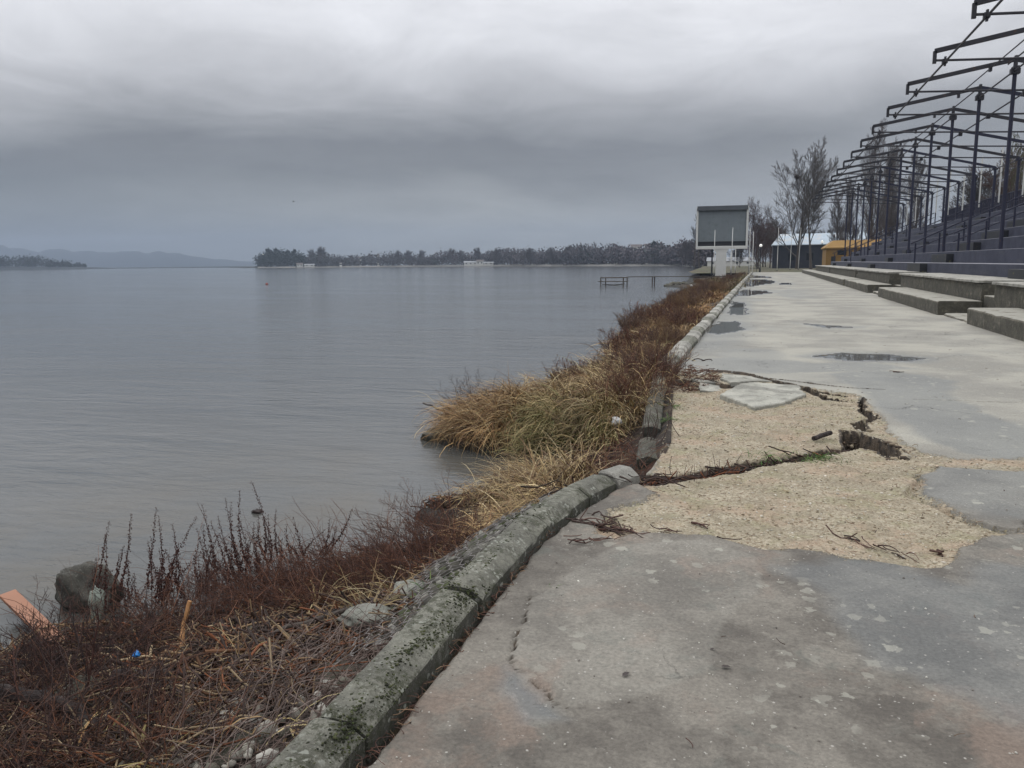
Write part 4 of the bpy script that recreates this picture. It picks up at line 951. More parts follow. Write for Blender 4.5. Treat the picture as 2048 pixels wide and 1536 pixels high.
# gabion beside the kerb
ga = empty('gabion', (0, 0, 0), 0, 'rusty hexagonal wire mesh over broken stone below the near kerb', 'gabion')
def gab(u, v):   # u along, v across 0..1
    y = 2.9+2.4*u; x = np.interp(y, [2, 4.2, 5.2], [-1.43, -1.42, -1.30])-.42*v; z = .0-.22*v**1.2+.05*fbm(x*5, y*5, 3)+.03*fbm(x*14, y*14, 2); return np.stack([x, y, z], -1)
n_ = 460; u = .12+.88*G.random(n_); v = G.random(n_); s = .016+.042*G.random((n_, 1)); P_ = gab(u, v); P_[:, 2] -= .048
V, F, C = scatter([rock_base(1, q, .35) for q in (3, 4, 5, 6, 7)], P_, s*(.5+.8*G.random((n_, 3))), [(.10, .095, .08), (.19, .185, .16), (.07, .066, .055), (.07, .08, .04), (.26, .25, .22)])
bt = Batch(); bt.add(V, F, C); obj('stones', bt.mesh('stones'), M['stonev'], ga)
E0 = []; hx = .052; nu = int(2.7/(hx*1.5)); nv = int(.55/(hx*1.732))+1
for a in range(nu):
    for b in range(nv):
        cx = a*1.5*hx; cy = (b+.5*(a % 2))*1.732*hx
        pts = [(cx+hx*math.cos(q*math.pi/3), cy+hx*math.sin(q*math.pi/3)) for q in range(6)]
        for q in (0, 1, 2): E0.append((pts[q], pts[q+1]))
E0 = np.array(E0); uv = E0/np.array([2.7, .55]); uv = uv+.012*np.stack([fbm(E0[..., 0]*9, E0[..., 1]*9, 3), fbm(E0[..., 0]*9+7, E0[..., 1]*9, 3)], -1)*2
P_ = gab(uv[..., 0], uv[..., 1]); P_[..., 2] += .012+.02*np.abs(fbm(P_[..., 0]*8, P_[..., 1]*8, 3))
V, F = tubes(P_, np.full(P_.shape[:2], .0026), 3); obj('wire_mesh', np_mesh('wire_mesh', V, F), simple('galvanised_wire', (.24, .22, .21), .6, .3, 30), ga)

# ------------------------------------------------------------------ shrubs
def shrub(n_st, rad, h, seed, cols, lean=(0, 0), c1=7, c2=5, rmin=.0014, r0=.004, droop=.0, spread=.55):
    r = np.random.default_rng(seed); K = 7; a = r.random(n_st)*2*np.pi; q = rad*np.sqrt(r.random(n_st))
    st = np.stack([q*np.cos(a), q*np.sin(a), -.03+np.zeros(n_st)], 1)
    d = unit(np.stack([np.cos(a)*spread*r.random(n_st)+lean[0]+r.normal(size=n_st)*.2, np.sin(a)*spread*r.random(n_st)+lean[1]+r.normal(size=n_st)*.2, np.ones(n_st)], 1))
    L = h*(.6+.5*r.random(n_st)); P = np.zeros((n_st, K, 3)); P[:, 0] = st; cur = st.copy(); dd = d
    for k in range(1, K): dd = unit(dd+r.normal(size=(n_st, 3))*.10-np.array([0, 0, droop])*k/K); cur = cur+dd*(L/(K-1))[:, None]; P[:, k] = cur
    u = np.linspace(0, 1, K); Rd = (r0*(.6+.8*r.random(n_st)))[:, None]*(1-.7*u)[None, :]
    B = Batch(); cols = np.array(cols)
    def put(P, Rd, s): V, F = tubes(P, Rd, s); B.add(V, F, cols[r.integers(0, len(cols), len(P))]*(.7+.6*r.random((len(P), 1))))
    put(P, Rd, 4)
    if c1:
        P2, R2 = branch_level(P, Rd, c1, .15, 38, .42, 5, seed+1, .3, .6, 0, rmin); put(P2, R2, 3)
        if c2: P3, R3 = branch_level(P2, R2, c2, .1, 42, .5, 4, seed+2, .2, .7, 0, rmin*.8); put(P3, R3, 3)
    return B.mesh('shrub')
def near_z(x, y): return float(bank_z(np.array([x]), np.array([y]))[0])
GN = 'leafless reddish shrubs on the near bank'
for k, (x, y, h, n_, rad, le, lb) in enumerate([(-3.05, 4.35, .36, 60, .30, (-.7, .1), 'low reddish brown shrub leaning over the water below the row of seed stalks'), (-2.65, 4.65, .38, 65, .32, (-.6, .1), 'dense reddish brown shrub in the middle of the near tangle'),
        (-2.35, 4.25, .38, 60, .28, (-.4, .2), 'low tangled shrub nearest the wire mesh'), (-2.25, 5.0, .45, 50, .25, (-.4, .2), 'shrub at the right end of the near tangle'), (-2.25, 5.45, .58, 18, .18, (-.35, .1), 'taller upright shrub with thin bare twigs beside the straw grass'),
        (-3.5, 3.9, .36, 40, .28, (-.2, .1), 'thin shrub standing between the boulder and the tangle'), (-3.55, 3.2, .42, 42, .30, (0, 0), 'dark shrub beside the orange plank'), (-2.9, 2.35, .40, 90, .55, (-.1, 0), 'dark shrub in the bottom left corner'),
        (-3.3, 2.75, .62, 7, .3, (-.35, .0), 'dark branching stems rising at the left edge above the plank'), (-2.05, 4.0, .22, 16, .2, (0, 0), 'small twiggy shrub on the stones by the mesh'), (-4.05, 10.75, .62, 14, .16, (-.35, 0), 'dark bare shrub standing on the tip of the grassy spit'),
        (-3.4, 15.3, .55, 9, .12, (-.1, 0), 'small dark shrub sticking up behind the spit'), (-1.5, 9.6, .6, 60, .40, (0, 0), 'brown shrub over the sunken kerb stones'), (-1.4, 11.0, .55, 55, .35, (0, 0), 'dark shrub where the straight kerb begins'), (-2.35, 2.15, .35, 40, .35, (0, 0), 'short forked twigs rising at the bottom edge')]):
    o = obj('shrub', shrub(n_, rad, h, 300+k*3, RUST if k not in (7, 8, 6, 10) else [(.035, .025, .025), (.07, .035, .03)], le, c1=9 if k < 4 else 7, c2=5 if k not in (8, 14) else 2, r0=.0036 if k != 8 else .008, droop=.28 if k < 4 else .05, spread=1.0 if k < 4 else .6), M['twig'], loc=(x, y, max(near_z(x, y), WZ)))
    tag(o, lb, 'shrub', GN)
# shrubs down the long bank
protos = [shrub(40, .42, .85, 400+k, [[(.13, .075, .055), (.09, .055, .045), (.17, .11, .07)], RUST, [(.12, .07, .055), (.09, .06, .05)], [(.22, .14, .075), (.16, .10, .055)]][k % 4], (0, 0), 7, 4, .0045, .008) for k in range(5)]
def bank_shrubs(n, y0, y1, label, group, sc=1.0, xf=(.12, .85)):
    for k in range(n):
        y = y0+(y1-y0)*(k+random.random())/n; xs = float(xshore(y)); xl = float(xleft(y))-.45; f = random.uniform(*xf)
        x = xs+(xl-xs)*f; o = obj('shrub', protos[random.randrange(5)], M['twig'], loc=(x, y, max(near_z(x, y), WZ)))
        s = sc*random.uniform(.7, 1.15); o.scale = (s*1.05, s*1.05, s*random.uniform(.75, 1.05)); o.rotation_euler = (0, 0, random.uniform(0, 6)); tag(o, label, 'shrub', group)
bank_shrubs(20, 11.0, 19, 'reddish brown shrub in the straw grass just beyond the broken paving', 'shrubs beyond the broken paving', .62, (.45, 1.05))
bank_shrubs(18, 19, 34, 'reddish brown shrub along the middle of the bank', 'shrubs along the middle of the bank', .85)
bank_shrubs(38, 34, 62, 'reddish brown shrub on the far part of the bank', 'shrubs on the far part of the bank', .8, (.2, .95))
bank_shrubs(44, 62, 106, 'small reddish shrub near the foot of the shuttered board', 'shrubs near the board', .6, (.35, .95))

# seed stalks: dead loosestrife-like spikes with beads
octV = np.array([(1, 0, 0), (-1, 0, 0), (0, 1, 0), (0, -1, 0), (0, 0, 1.3), (0, 0, -1.3)], float); octF = np.array([(0, 2, 4), (2, 1, 4), (1, 3, 4), (3, 0, 4), (2, 0, 5), (1, 2, 5), (3, 1, 5), (0, 3, 5)])
def stalks(n, rad, h, seed, lean, bead=.0055, frac=.3):
    n = int(n*1.15)
    r = np.random.default_rng(seed); K = 8; st = np.column_stack([r.normal(size=(n, 2))*rad*1.3, np.zeros(n)])
    d = unit(np.column_stack([lean[0]+r.normal(size=n)*.13, lean[1]+r.normal(size=n)*.1, np.ones(n)])); L = h*(.55+.5*r.random(n)); P = np.zeros((n, K, 3)); P[:, 0] = st
    cv = r.normal(size=(n, 3))*.05; cv[:, 2] = 0
    for k in range(1, K): P[:, k] = P[:, k-1]+unit(d+cv*(k-2))*(L/(K-1))[:, None]
    u = np.linspace(0, 1, K); Rd = .0036*(1-.7*u)[None, :]*np.ones((n, 1)); V, F = tubes(P, Rd, 4); B = Batch(); B.add(V, F, (.06, .035, .03))
    me1 = B.mesh('stem')
    nb = int(h/.021); t_ = frac+(1-frac)*(np.arange(nb)+.5)/nb; pos_ = []; sc = []
    for j in range(3):
        f = np.clip(t_+r.normal(size=nb)*.004, 0, .999)*(K-1); i = f.astype(int); w = (f-i)[None, :, None]
        q = P[:, i]*(1-w)+P[:, i+1]*w+r.normal(size=(n, nb, 3))*bead*.75; pos_.append(q.reshape(-1, 3)); sc.append(np.tile(bead*(1.1-.75*t_), n)*(.6+.6*r.random(n*nb)))
    pos_ = np.vstack(pos_); sc = np.concatenate(sc)
    V = (octV[None]*sc[:, None, None]+pos_[:, None]).reshape(-1, 3); F = (octF[None]+(np.arange(len(pos_))*6)[:, None, None]).reshape(-1, 3)
    return me1, np_mesh('seed_heads', V, F, np.tile([(.075, .035, .03)], (len(V), 1))*(.6+.8*r.random((len(V), 1))))
GS_ = 'dead seed stalks on the near bank'
def stalk_meshes(root, tip, seed, bead, frac):
    """each stalk runs from its root to its tip with a slight bow; seed heads sit in whorls"""
    r = np.random.default_rng(seed); n = len(root); K = 8; u = np.linspace(0, 1, K)
    bow = r.normal(size=(n, 3))*.03; bow[:, 2] = 0
    P = root[:, None]*(1-u)[None, :, None]+tip[:, None]*u[None, :, None]+bow[:, None]*np.sin(u*np.pi)[None, :, None]
    Rd = .0036*(1-.7*u)[None, :]*np.ones((n, 1)); V, F = tubes(P, Rd, 4); B = Batch(); B.add(V, F, (.06, .035, .03)); me1 = B.mesh('stem')
    L = np.linalg.norm(tip-root, axis=1); pos_ = []; sc = []
    for q in range(n):
        nb = max(4, int(L[q]/.021)); t_ = frac+(1-frac)*(np.arange(nb)+.5)/nb
        for j in range(4):
            f = np.clip(t_+r.normal(size=nb)*.006, 0, .999)*(K-1); i = f.astype(int); w = (f-i)[:, None]
            pos_.append(P[q, i]*(1-w)+P[q, i+1]*w+r.normal(size=(nb, 3))*bead*.7); sc.append(bead*(1.1-.75*t_)*(.55+.6*r.random(nb)))
    pos_ = np.vstack(pos_); sc = np.concatenate(sc)
    V = (octV[None]*sc[:, None, None]+pos_[:, None]).reshape(-1, 3); F = (octF[None]+(np.arange(len(pos_))*6)[:, None, None]).reshape(-1, 3)
    return me1, np_mesh('seed_heads', V, F, np.tile([(.075, .035, .03)], (len(V), 1))*(.6+.8*r.random((len(V), 1))))
SK = [((-4.277, 4.027), (-4.119, -.088)), ((-4.153, 3.936), (-4.067, -.156)), ((-4.069, 3.961), (-3.87, .007)), ((-4.221, 4.087), (-4.12, -.337)), ((-3.925, 4.086), (-3.779, .017)), ((-3.777, 4.045), (-3.727, -.024)), ((-3.936, 4.169), (-3.945, -.26)),
      ((-3.803, 4.121), (-3.487, -.03)), ((-3.719, 4.062), (-3.595, -.204)), ((-4.04, 4.053), (-4.019, -.314)), ((-3.803, 4.207), (-3.769, -.132)), ((-3.642, 4.528), (-3.78, -.09)), ((-3.59, 4.544), (-3.797, -.245)), ((-3.597, 4.639), (-3.74, -.214)), ((-3.592, 4.69), (-3.705, -.087)),
      ((-3.526, 4.659), (-3.631, -.106)), ((-3.502, 4.716), (-3.591, -.029)), ((-3.508, 4.816), (-3.565, .021)), ((-3.508, 4.976), (-3.545, -.284)), ((-3.483, 5.039), (-3.52, -.262)), ((-3.303, 5.09), (-3.403, -.332)), ((-3.378, 5.125), (-3.483, -.407)), ((-3.287, 5.151), (-3.12, -.341)),
      ((-3.271, 5.27), (-2.99, -.287)), ((-3.617, 4.441), (-3.766, -.245)), ((-3.555, 4.554), (-3.739, -.224)), ((-3.433, 4.589), (-3.528, -.161)), ((-3.442, 4.784), (-3.479, -.18)), ((-3.593, 4.357), (-3.671, -.28))]
for k, (idx, lb) in enumerate([((0, 1, 3), 'leftmost beaded seed stalks rising beside the boulder'), ((2, 9), 'pair of beaded seed stalks just right of the boulder'), ((4, 5, 6, 10), 'straight tall beaded stalks left of the wide gap in the row'), ((7, 8), 'two beaded stalks leaning far to the right'),
                            ((11, 12, 24, 28), 'group of beaded stalks leaning left at the left end of the long row'), ((13, 14, 15, 25), 'beaded stalks in the left half of the long row'), ((16, 17, 26), 'tallest beaded stalks of the long row'), ((18, 19, 27), 'shorter beaded stalks right of the tallest ones'), ((20, 21), 'small pair of beaded stalks near the right end of the row'), ((22, 23), 'beaded stalks bending right at the right end of the row')]):
    R0 = np.array([(SK[q][0][0], SK[q][0][1], -.72) for q in idx]); T0 = np.array([(SK[q][1][0], SK[q][0][1]+.03, SK[q][1][1]) for q in idx])
    # a few shorter companions from the same roots
    rr = np.random.default_rng(k); m_ = len(idx)*2; w_ = rr.integers(0, len(idx), m_); R1 = R0[w_]+rr.normal(size=(m_, 3))*(.06, .06, 0); T1 = R0[w_]+(T0[w_]-R0[w_])*(.35+.35*rr.random((m_, 1)))+rr.normal(size=(m_, 3))*(.08, .06, .02)
    c0 = R0.mean(0); r_ = empty('seed_stalks', tuple(c0), 0, lb, 'dry plant', GS_)
    RR = np.vstack([R0, R1])-c0; TT = np.vstack([T0, T1])-c0
    for q in range(len(RR)): a, b = stalk_meshes(RR[q:q+1], TT[q:q+1], 600+k*20+q, .0092, .25); obj('seed_heads', b, M['twig'], obj('stem', a, M['twig'], r_))
for k, (x, y, n_, rad, h, le, lb) in enumerate([(-.62, 6.05, 9, .13, .30, (0, 0), 'dead brown stalks standing in the left end of the crack'), (-.28, 6.25, 8, .10, .30, (.05, 0), 'dead brown stalks standing in the middle of the crack'), (.12, 6.55, 3, .05, .22, (0, 0), 'few dead stalks left of the green tuft'), (-1.3, 10.9, 9, .2, .5, (0, 0), 'dry stalks at the start of the straight kerb'), (-1.0, 7.4, 12, .2, .35, (0, 0), 'dry stalks over the sunken kerb stones')]):
    z = float(prom_z(np.array([x]), np.array([y]))[0])-.02
    r_ = empty('seed_stalks', (x, y, max(z, -.2)), 0, lb, 'dry plant', 'dead stalks in the crack and along the sunken kerb')
    rr = np.random.default_rng(70+k); R0 = np.column_stack([rr.normal(size=(n_, 2))*rad, np.zeros(n_)]); T0 = R0+np.column_stack([le[0]+rr.normal(size=n_)*.05, rr.normal(size=n_)*.05, h*(.6+.5*rr.random(n_))])
    for q in range(n_): a, b = stalk_meshes(R0[q:q+1], T0[q:q+1], 900+k*20+q, .0032, .45); obj('seed_heads', b, M['twig'], obj('stem', a, M['twig'], r_))

# long thin dead twigs matted over the bank
B = Batch()
def brush(poly, n, L, r, lift, ang, sp, cols=RUST):
    xy = in_poly(poly, n); K = 8; u = np.linspace(0, 1, K); a = ang+G.normal(size=n)*sp; P = np.zeros((n, K, 3)); P[:, 0] = np.column_stack([xy, bank_z(xy[:, 0], xy[:, 1]).clip(WZ)+.0+lift*G.random(n)**1.5]); el = .5*G.normal(size=n)+.35
    for k in range(1, K):
        a = a+G.normal(size=n)*.22; el = el-.14+G.normal(size=n)*.12
        P[:, k] = P[:, k-1]+np.stack([np.cos(a)*np.cos(el), np.sin(a)*np.cos(el), np.sin(el)], 1)*(L*(.5+.8*G.random(n))/(K-1))[:, None]
        P[:, k, 2] = np.maximum(P[:, k, 2], bank_z(P[:, k, 0], P[:, k, 1]).clip(WZ)+.004)
    Rd = (r*(.5+.9*G.random(n)))[:, None]*(1-.6*u)[None, :]; V, F = tubes(P, Rd, 3)
    B.add(V, F, np.repeat(np.array(cols)[G.integers(0, len(cols), n)]*(.6+.7*G.random((n, 1))), K*3, 0))
brush([(-3.9, 3.3), (-3.9, 4.6), (-3.2, 5.3), (-2.2, 5.6), (-1.7, 5.0), (-1.7, 4.2), (-2.6, 3.8), (-3.2, 3.4)], 1500, .62, .0021, .14, 2.6, .8)
brush([(-3.9, 2.2), (-4.0, 3.4), (-3.0, 3.6), (-2.3, 2.9), (-2.0, 2.1), (-2.8, 1.7)], 750, .50, .0022, .20, 1.6, 1.2, [(.06, .035, .028), (.09, .05, .038), (.12, .06, .04), (.045, .03, .028)])
brush([(-2.2, 2.0), (-2.3, 3.2), (-1.8, 3.4), (-1.45, 3.2), (-1.45, 2.0)], 750, .40, .0019, .06, 1.2, .6, [(.17, .13, .115), (.22, .17, .15), (.10, .07, .06), (.13, .09, .075)])
brush([(-1.6, 9), (-.9, 7), (-.8, 6.2), (-1.3, 6.3), (-2, 8)], 500, .35, .003, .12, 1.4, .9); brush([(-2.2, 9.5), (-1.2, 9.0), (-1.2, 12.5), (-2.0, 13)], 600, .5, .003, .3, 1.6, 1.0)
brush([(-4.3, 10.2), (-3.9, 10.2), (-3.8, 11.2), (-4.3, 11.1)], 60, .55, .0035, .2, 2.0, 1.2)
tag(obj('brushwood', B.mesh('brushwood'), M['twig']), 'matted thin dead twigs sprawling over the near bank', 'brushwood', kind='stuff')

# ------------------------------------------------------------------ single things on the bank and the path
def rock(x, y, z, s, seed, label, cat='rock', m='rock', group=None):
    V, F = rock_base(4, seed, .55); V = V*np.array(s); V = V*(1+.10*fbm(V[:, 0]*14+seed, V[:, 1]*14+V[:, 2]*14, 4)[:, None]*2)
    return tag(obj('rock', np_mesh('rock', V, F, smooth=False), M[m], loc=(x, y, z)), lb_(label), cat, group)
def lb_(s): return s
rock(-4.42, 4.12, -.70, (.25, .18, .26), 66, 'large rough grey boulder standing in the shallow water', m='boulder')
rock(-4.15, 9.6, -.74, (.16, .14, .14), 62, 'small pale rock at the waterline on the tip of the grassy spit')
rock(-3.55, 16.2, -.70, (.35, .30, .18), 63, 'dark rock at the waterline behind the spit'); rock(-3.95, 15.8, -.74, (.2, .2, .1), 64, 'low rock left of the dark rock behind the spit')
M['slabm0'] = concrete('pale_stone', (.27, .27, .235), .2, .3, .3)
rock(-2.2, 3.62, -.40, (.13, .09, .07), 65, 'flat mossy stone in the litter'); rock(-1.86, 3.42, -.20, (.15, .11, .06), 165, 'pale flat stone beside the wire mesh', m='slabm0'); rock(-1.80, 3.85, -.22, (.12, .13, .07), 166, 'second pale stone under the dead shrubs by the mesh', m='slabm0'); rock(-1.72, 2.9, -.24, (.15, .12, .08), 66, 'pale broken stone among the twigs near the kerb'); rock(-1.85, 2.35, -.27, (.12, .16, .08), 67, 'pale stone near the bottom edge beside the kerb')
rock(-3.15, 2.85, -.52, (.13, .12, .10), 68, 'round grey stone beside the driftwood log')
for k in range(9): rock(-8.6+.35*k+random.uniform(-.2, .2), 80+random.uniform(-3, 4), -.70, (.45, .4, .28), 70+k, 'rock of the low stony point before the board', group='rocks of the stony point')
def stick_obj(name, pts, r, label, cat, m='wood', n=9, jag=.0):
    pts = np.array(pts, float); K = len(pts)*4; f = np.linspace(0, len(pts)-1, K); i = np.minimum(f.astype(int), len(pts)-2); w = (f-i)[:, None]; P = pts[i]*(1-w)+pts[i+1]*w
    P[1:-1] += G.normal(size=(K-2, 3))*jag; V, F = tubes(P[None], (np.array(r)*np.ones(K) if np.ndim(r) == 0 else np.interp(np.linspace(0, 1, K), np.linspace(0, 1, len(r)), r))[None], n)
    F = [tuple(q) for q in F.tolist()]+[tuple(range(n))[::-1], tuple(range((K-1)*n, K*n))]
    me = bpy.data.meshes.new(name); me.from_pydata([tuple(q) for q in V], [], F); me.update(); return tag(obj(name, me, M[m]), label, cat)
M['darkwood'] = simple('wet_dark_wood', (.022, .015, .014), .85, .4, 14, c2=(.07, .05, .045), f2=(.5, .65), bump=.004); M['orange'] = simple('orange_board', (.30, .13, .07), .6, .18, 5, c2=(.30, .12, .06), f2=(.55, .7))
M['reed'] = simple('orange_reed', (.40, .20, .08), .6, .3, 20)
stick_obj('driftwood', [(-3.75, 2.55, -.40), (-3.3, 2.62, -.40), (-3.0, 2.62, -.40), (-2.78, 2.55, -.42), (-2.6, 2.46, -.46)], [.030, .034, .03, .036, .02], 'thick dark driftwood branch at the left edge', 'driftwood', 'darkwood', jag=.006)
stick_obj('driftwood', [(-3.02, 2.92, -.44), (-2.66, 3.0, -.42)], [.045, .040], 'short dark log behind the driftwood branch', 'driftwood', 'darkwood', jag=.003)
stick_obj('reed_root', [(-3.0, 3.36, -.56), (-3.05, 3.45, -.42), (-3.03, 3.5, -.28)], [.020, .011, .013], 'upright orange reed root standing in the litter', 'reed', 'reed', jag=.002)
stick_obj('branch', [(-2.55, 3.25, -.38), (-2.2, 3.6, -.30), (-2.0, 3.8, -.26)], [.012, .014, .008], 'pale peeled branch lying across the litter', 'branch', 'wood', jag=.006)
stick_obj('branch', [(-4.9, 11.0, -.52), (-4.4, 10.6, -.55), (-4.1, 10.6, -.5)], [.01, .014, .012], 'dark branch jutting over the water from the spit tip', 'branch', 'darkwood', jag=.01)
stick_obj('short_log', [(.50, 7.50, .0), (.66, 7.70, .02)], .022, 'short dark piece of wood lying on the gravel', 'wood piece', 'darkwood', jag=.002)
pk = MB(); pk.box(-.52, .42, -.052, .052, -.011, .011, .003); pk = pk.build('plank', M['orange']); pk.location = (-4.42, 3.68, -.66); pk.rotation_euler = (R(6), R(4), R(-24)); tag(pk, 'flat orange board lying at the water edge by the left side', 'plank')
def crumple(x, y, z, s, seed, m, name, label, cat):
    V, F = rock_base(3, seed, .9); V = V*np.array(s); V += .25*np.array(s)*np.stack([fbm(V[:, q]*30+seed, V[:, (q+1) % 3]*30, 3) for q in range(3)], -1)*2
    tag(obj(name, np_mesh(name, V, F), m, loc=(x, y, z)), label, cat)
crumple(-4.12, 3.90, -.62, (.06, .04, .12), 71, simple('dirty_plastic', (.24, .27, .23), .4, .2, 9), 'plastic_bag', 'torn pale plastic bag beside the boulder', 'litter')
crumple(-2.98, 3.03, -.36, (.022, .018, .02), 72, simple('blue_plastic', (.02, .22, .62), .35, .15, 9), 'blue_wrapper', 'bright blue scrap of plastic in the litter', 'litter')
crumple(-1.5, 8.7, -.18, (.06, .05, .05), 73, simple('white_plastic', (.5, .5, .5), .4, .2, 9), 'plastic_scrap', 'white plastic scrap in the grass by the sunken kerb', 'litter')
for k, (x, y) in enumerate([(-5.1, 62), (-3.0, 40)]): crumple(x, y, -.25, (.12, .1, .1), 75+k, simple('white_foam', (.75, .75, .72), .6, .1, 9), 'foam_piece', ['white foam piece on the stony point', 'white foam piece in the far shrubs'][k], 'litter')
crumple(-4.55, 6.25, WZ+.01, (.055, .045, .03), 77, M['darkwood'], 'floating_clump', 'dark clump of weed floating near the seed stalks', 'litter')
def twig_bundle(a, b, n, L, r, seed, label, fork=.25):
    rr = np.random.default_rng(seed); a = np.array(a, float); b = np.array(b, float); d = b-a; u = rr.random((n, 1)); P0 = a+d*u+rr.normal(size=(n, 2))*.018; an = math.atan2(d[1], d[0])+rr.normal(size=n)*fork
    V, F, C = sticks(np.column_stack([P0, prom_z(P0[:, 0], P0[:, 1])+.006+.02*rr.random(n)]), np.stack([np.cos(an), np.sin(an), rr.normal(size=n)*.04], 1), L*(.4+.8*rr.random(n)), r*(.5+.8*rr.random(n)), [(.09, .05, .042), (.13, .075, .06), (.06, .04, .035)])
    B = Batch(); B.add(V, F, C); tag(obj('twig_bundle', B.mesh('twig_bundle'), M['twig']), label, 'twigs')
twig_bundle((-1.02, 4.66), (-.66, 4.52), 22, .28, .0055, 1, 'bundle of brown twigs at the kerb, upper branch of the fork'); twig_bundle((-.92, 4.82), (-.62, 4.50), 14, .2, .005, 2, 'brown twigs running down to the point of the fork'); twig_bundle((-1.0, 4.25), (-.66, 4.44), 8, .15, .004, 3, 'thin twigs below the forked bundle')
twig_bundle((.48, 4.90), (.66, 4.70), 7, .16, .005, 4, 'small forked twig on the gravel in front'); twig_bundle((.72, 4.72), (.86, 4.55), 6, .14, .0045, 5, 'small twig on the right part of the gravel'); twig_bundle((.95, 4.72), (1.02, 4.66), 3, .07, .008, 6, 'short thick twig near the gravel corner')
twig_bundle((-.35, 4.86), (-.28, 4.80), 3, .10, .008, 7, 'short dark stick in the gravel above the pale slab'); twig_bundle((-.26, 2.2), (-.20, 2.1), 1, .16, .0025, 8, 'thin stick on the path at the bottom edge', .05); twig_bundle((-.2, 2.56), (-.17, 2.5), 1, .05, .002, 9, 'tiny stick on the near path', .1)
twig_bundle((-.98, 13.0), (-.75, 13.05), 2, .22, .008, 10, 'stick on the path beyond the cracks'); twig_bundle((1.85, 12.3), (1.95, 12.3), 3, .12, .007, 11, 'two short twigs below the long puddle'); twig_bundle((-.6, 4.62), (-.1, 4.58), 6, .12, .0035, 12, 'loose thin twigs along the edge of the pale slab')
def leaf(x, y, s, a, label):
    me = np_mesh('leaf', np.array([(-1, 0, .08), (-.4, .42, .25), (.4, .45, .22), (1, 0, .1), (.4, -.45, .28), (-.4, -.42, .2), (0, 0, .05), (-1, 0, .02), (1.25, .05, .2)])*s, [(0, 1, 6), (1, 2, 6), (2, 3, 6), (3, 4, 6), (4, 5, 6), (5, 0, 6), (3, 8, 4)])
    o = obj('leaf', me, simple('wet_leaf', (.035, .022, .018), .4, .3, 40)); o.location = (x, y, .006+float(prom_z(np.array([x]), np.array([y]))[0])); o.rotation_euler = (0, 0, a); tag(o, label, 'leaf')
leaf(-.45, 2.87, .022, 1.1, 'dark curled leaf on the near path'); leaf(-.08, 3.05, .020, .1, 'small brown leaf right of the curled one'); leaf(.25, 2.35, .010, .4, 'tiny dark leaf at the lower right'); leaf(-.14, 3.18, .012, .7, 'tiny leaf between the two larger ones')

# broken slabs lying on the crushed stone
def slab(pts, th, tilt, z, label):
    pts = np.array(pts, float); c = pts.mean(0); q = []
    for i in range(len(pts)):
        a = pts[i]; b = pts[(i+1) % len(pts)]; n_ = max(2, int(np.linalg.norm(b-a)/.07))
        for k in range(n_): q.append(a+(b-a)*k/n_+(G.normal(size=2)*.012 if k else 0))
    q = np.array(q)-c; n_ = len(q); V = [(x, y, 0) for x, y in q*.985]+[(x, y, -.012) for x, y in q]+[(x*1.005, y*1.005, -th) for x, y in q]
    F = [tuple(range(n_))]+[(i, n_+i, n_+(i+1) % n_, (i+1) % n_) for i in range(n_)]+[(n_+i, 2*n_+i, 2*n_+(i+1) % n_, n_+(i+1) % n_) for i in range(n_)]
    me = bpy.data.meshes.new('broken_slab'); me.from_pydata(V, [], F); me.update()
    o = obj('broken_slab', me, M['slabm']); o.location = (c[0], c[1], z); o.rotation_euler = (R(tilt[0]), R(tilt[1]), 0); tag(o, label, 'slab', 'broken concrete slabs at the crack')
M['slabm'] = concrete('broken_slab', (.42, .41, .36), .05, .2, .15)
slab([(-.43, 9.72), (-.30, 10.2), (-.22, 10.55), (.0, 10.72), (.50, 10.62), (.56, 10.0), (.25, 9.36), (-.02, 9.03)], .07, (1.2, .8), .012, 'largest pale broken slab lying flat on the crushed stone')
slab([(-.50, 11.72), (-.12, 11.52), (.18, 11.05), (-.05, 10.99), (-.34, 10.76), (-.48, 11.1)], .06, (-1.0, .6), .0, 'smaller pale slab between the two cracks behind the largest one')
slab([(-1.12, 12.0), (-.93, 11.86), (-.62, 11.85), (-.75, 11.5), (-1.1, 11.45)], .05, (2, -3), -.01, 'small tilted slab next to the kerb start')
slab([(-.9, 11.2), (-.6, 11.35), (-.5, 11.0), (-.78, 10.8)], .05, (-4, 5), -.03, 'sandy tilted fragment left of the cracks'); slab([(-.75, 10.75), (-.48, 10.68), (-.42, 10.3), (-.7, 10.25)], .05, (3, 4), -.035, 'sandy fragment just left of the largest slab')
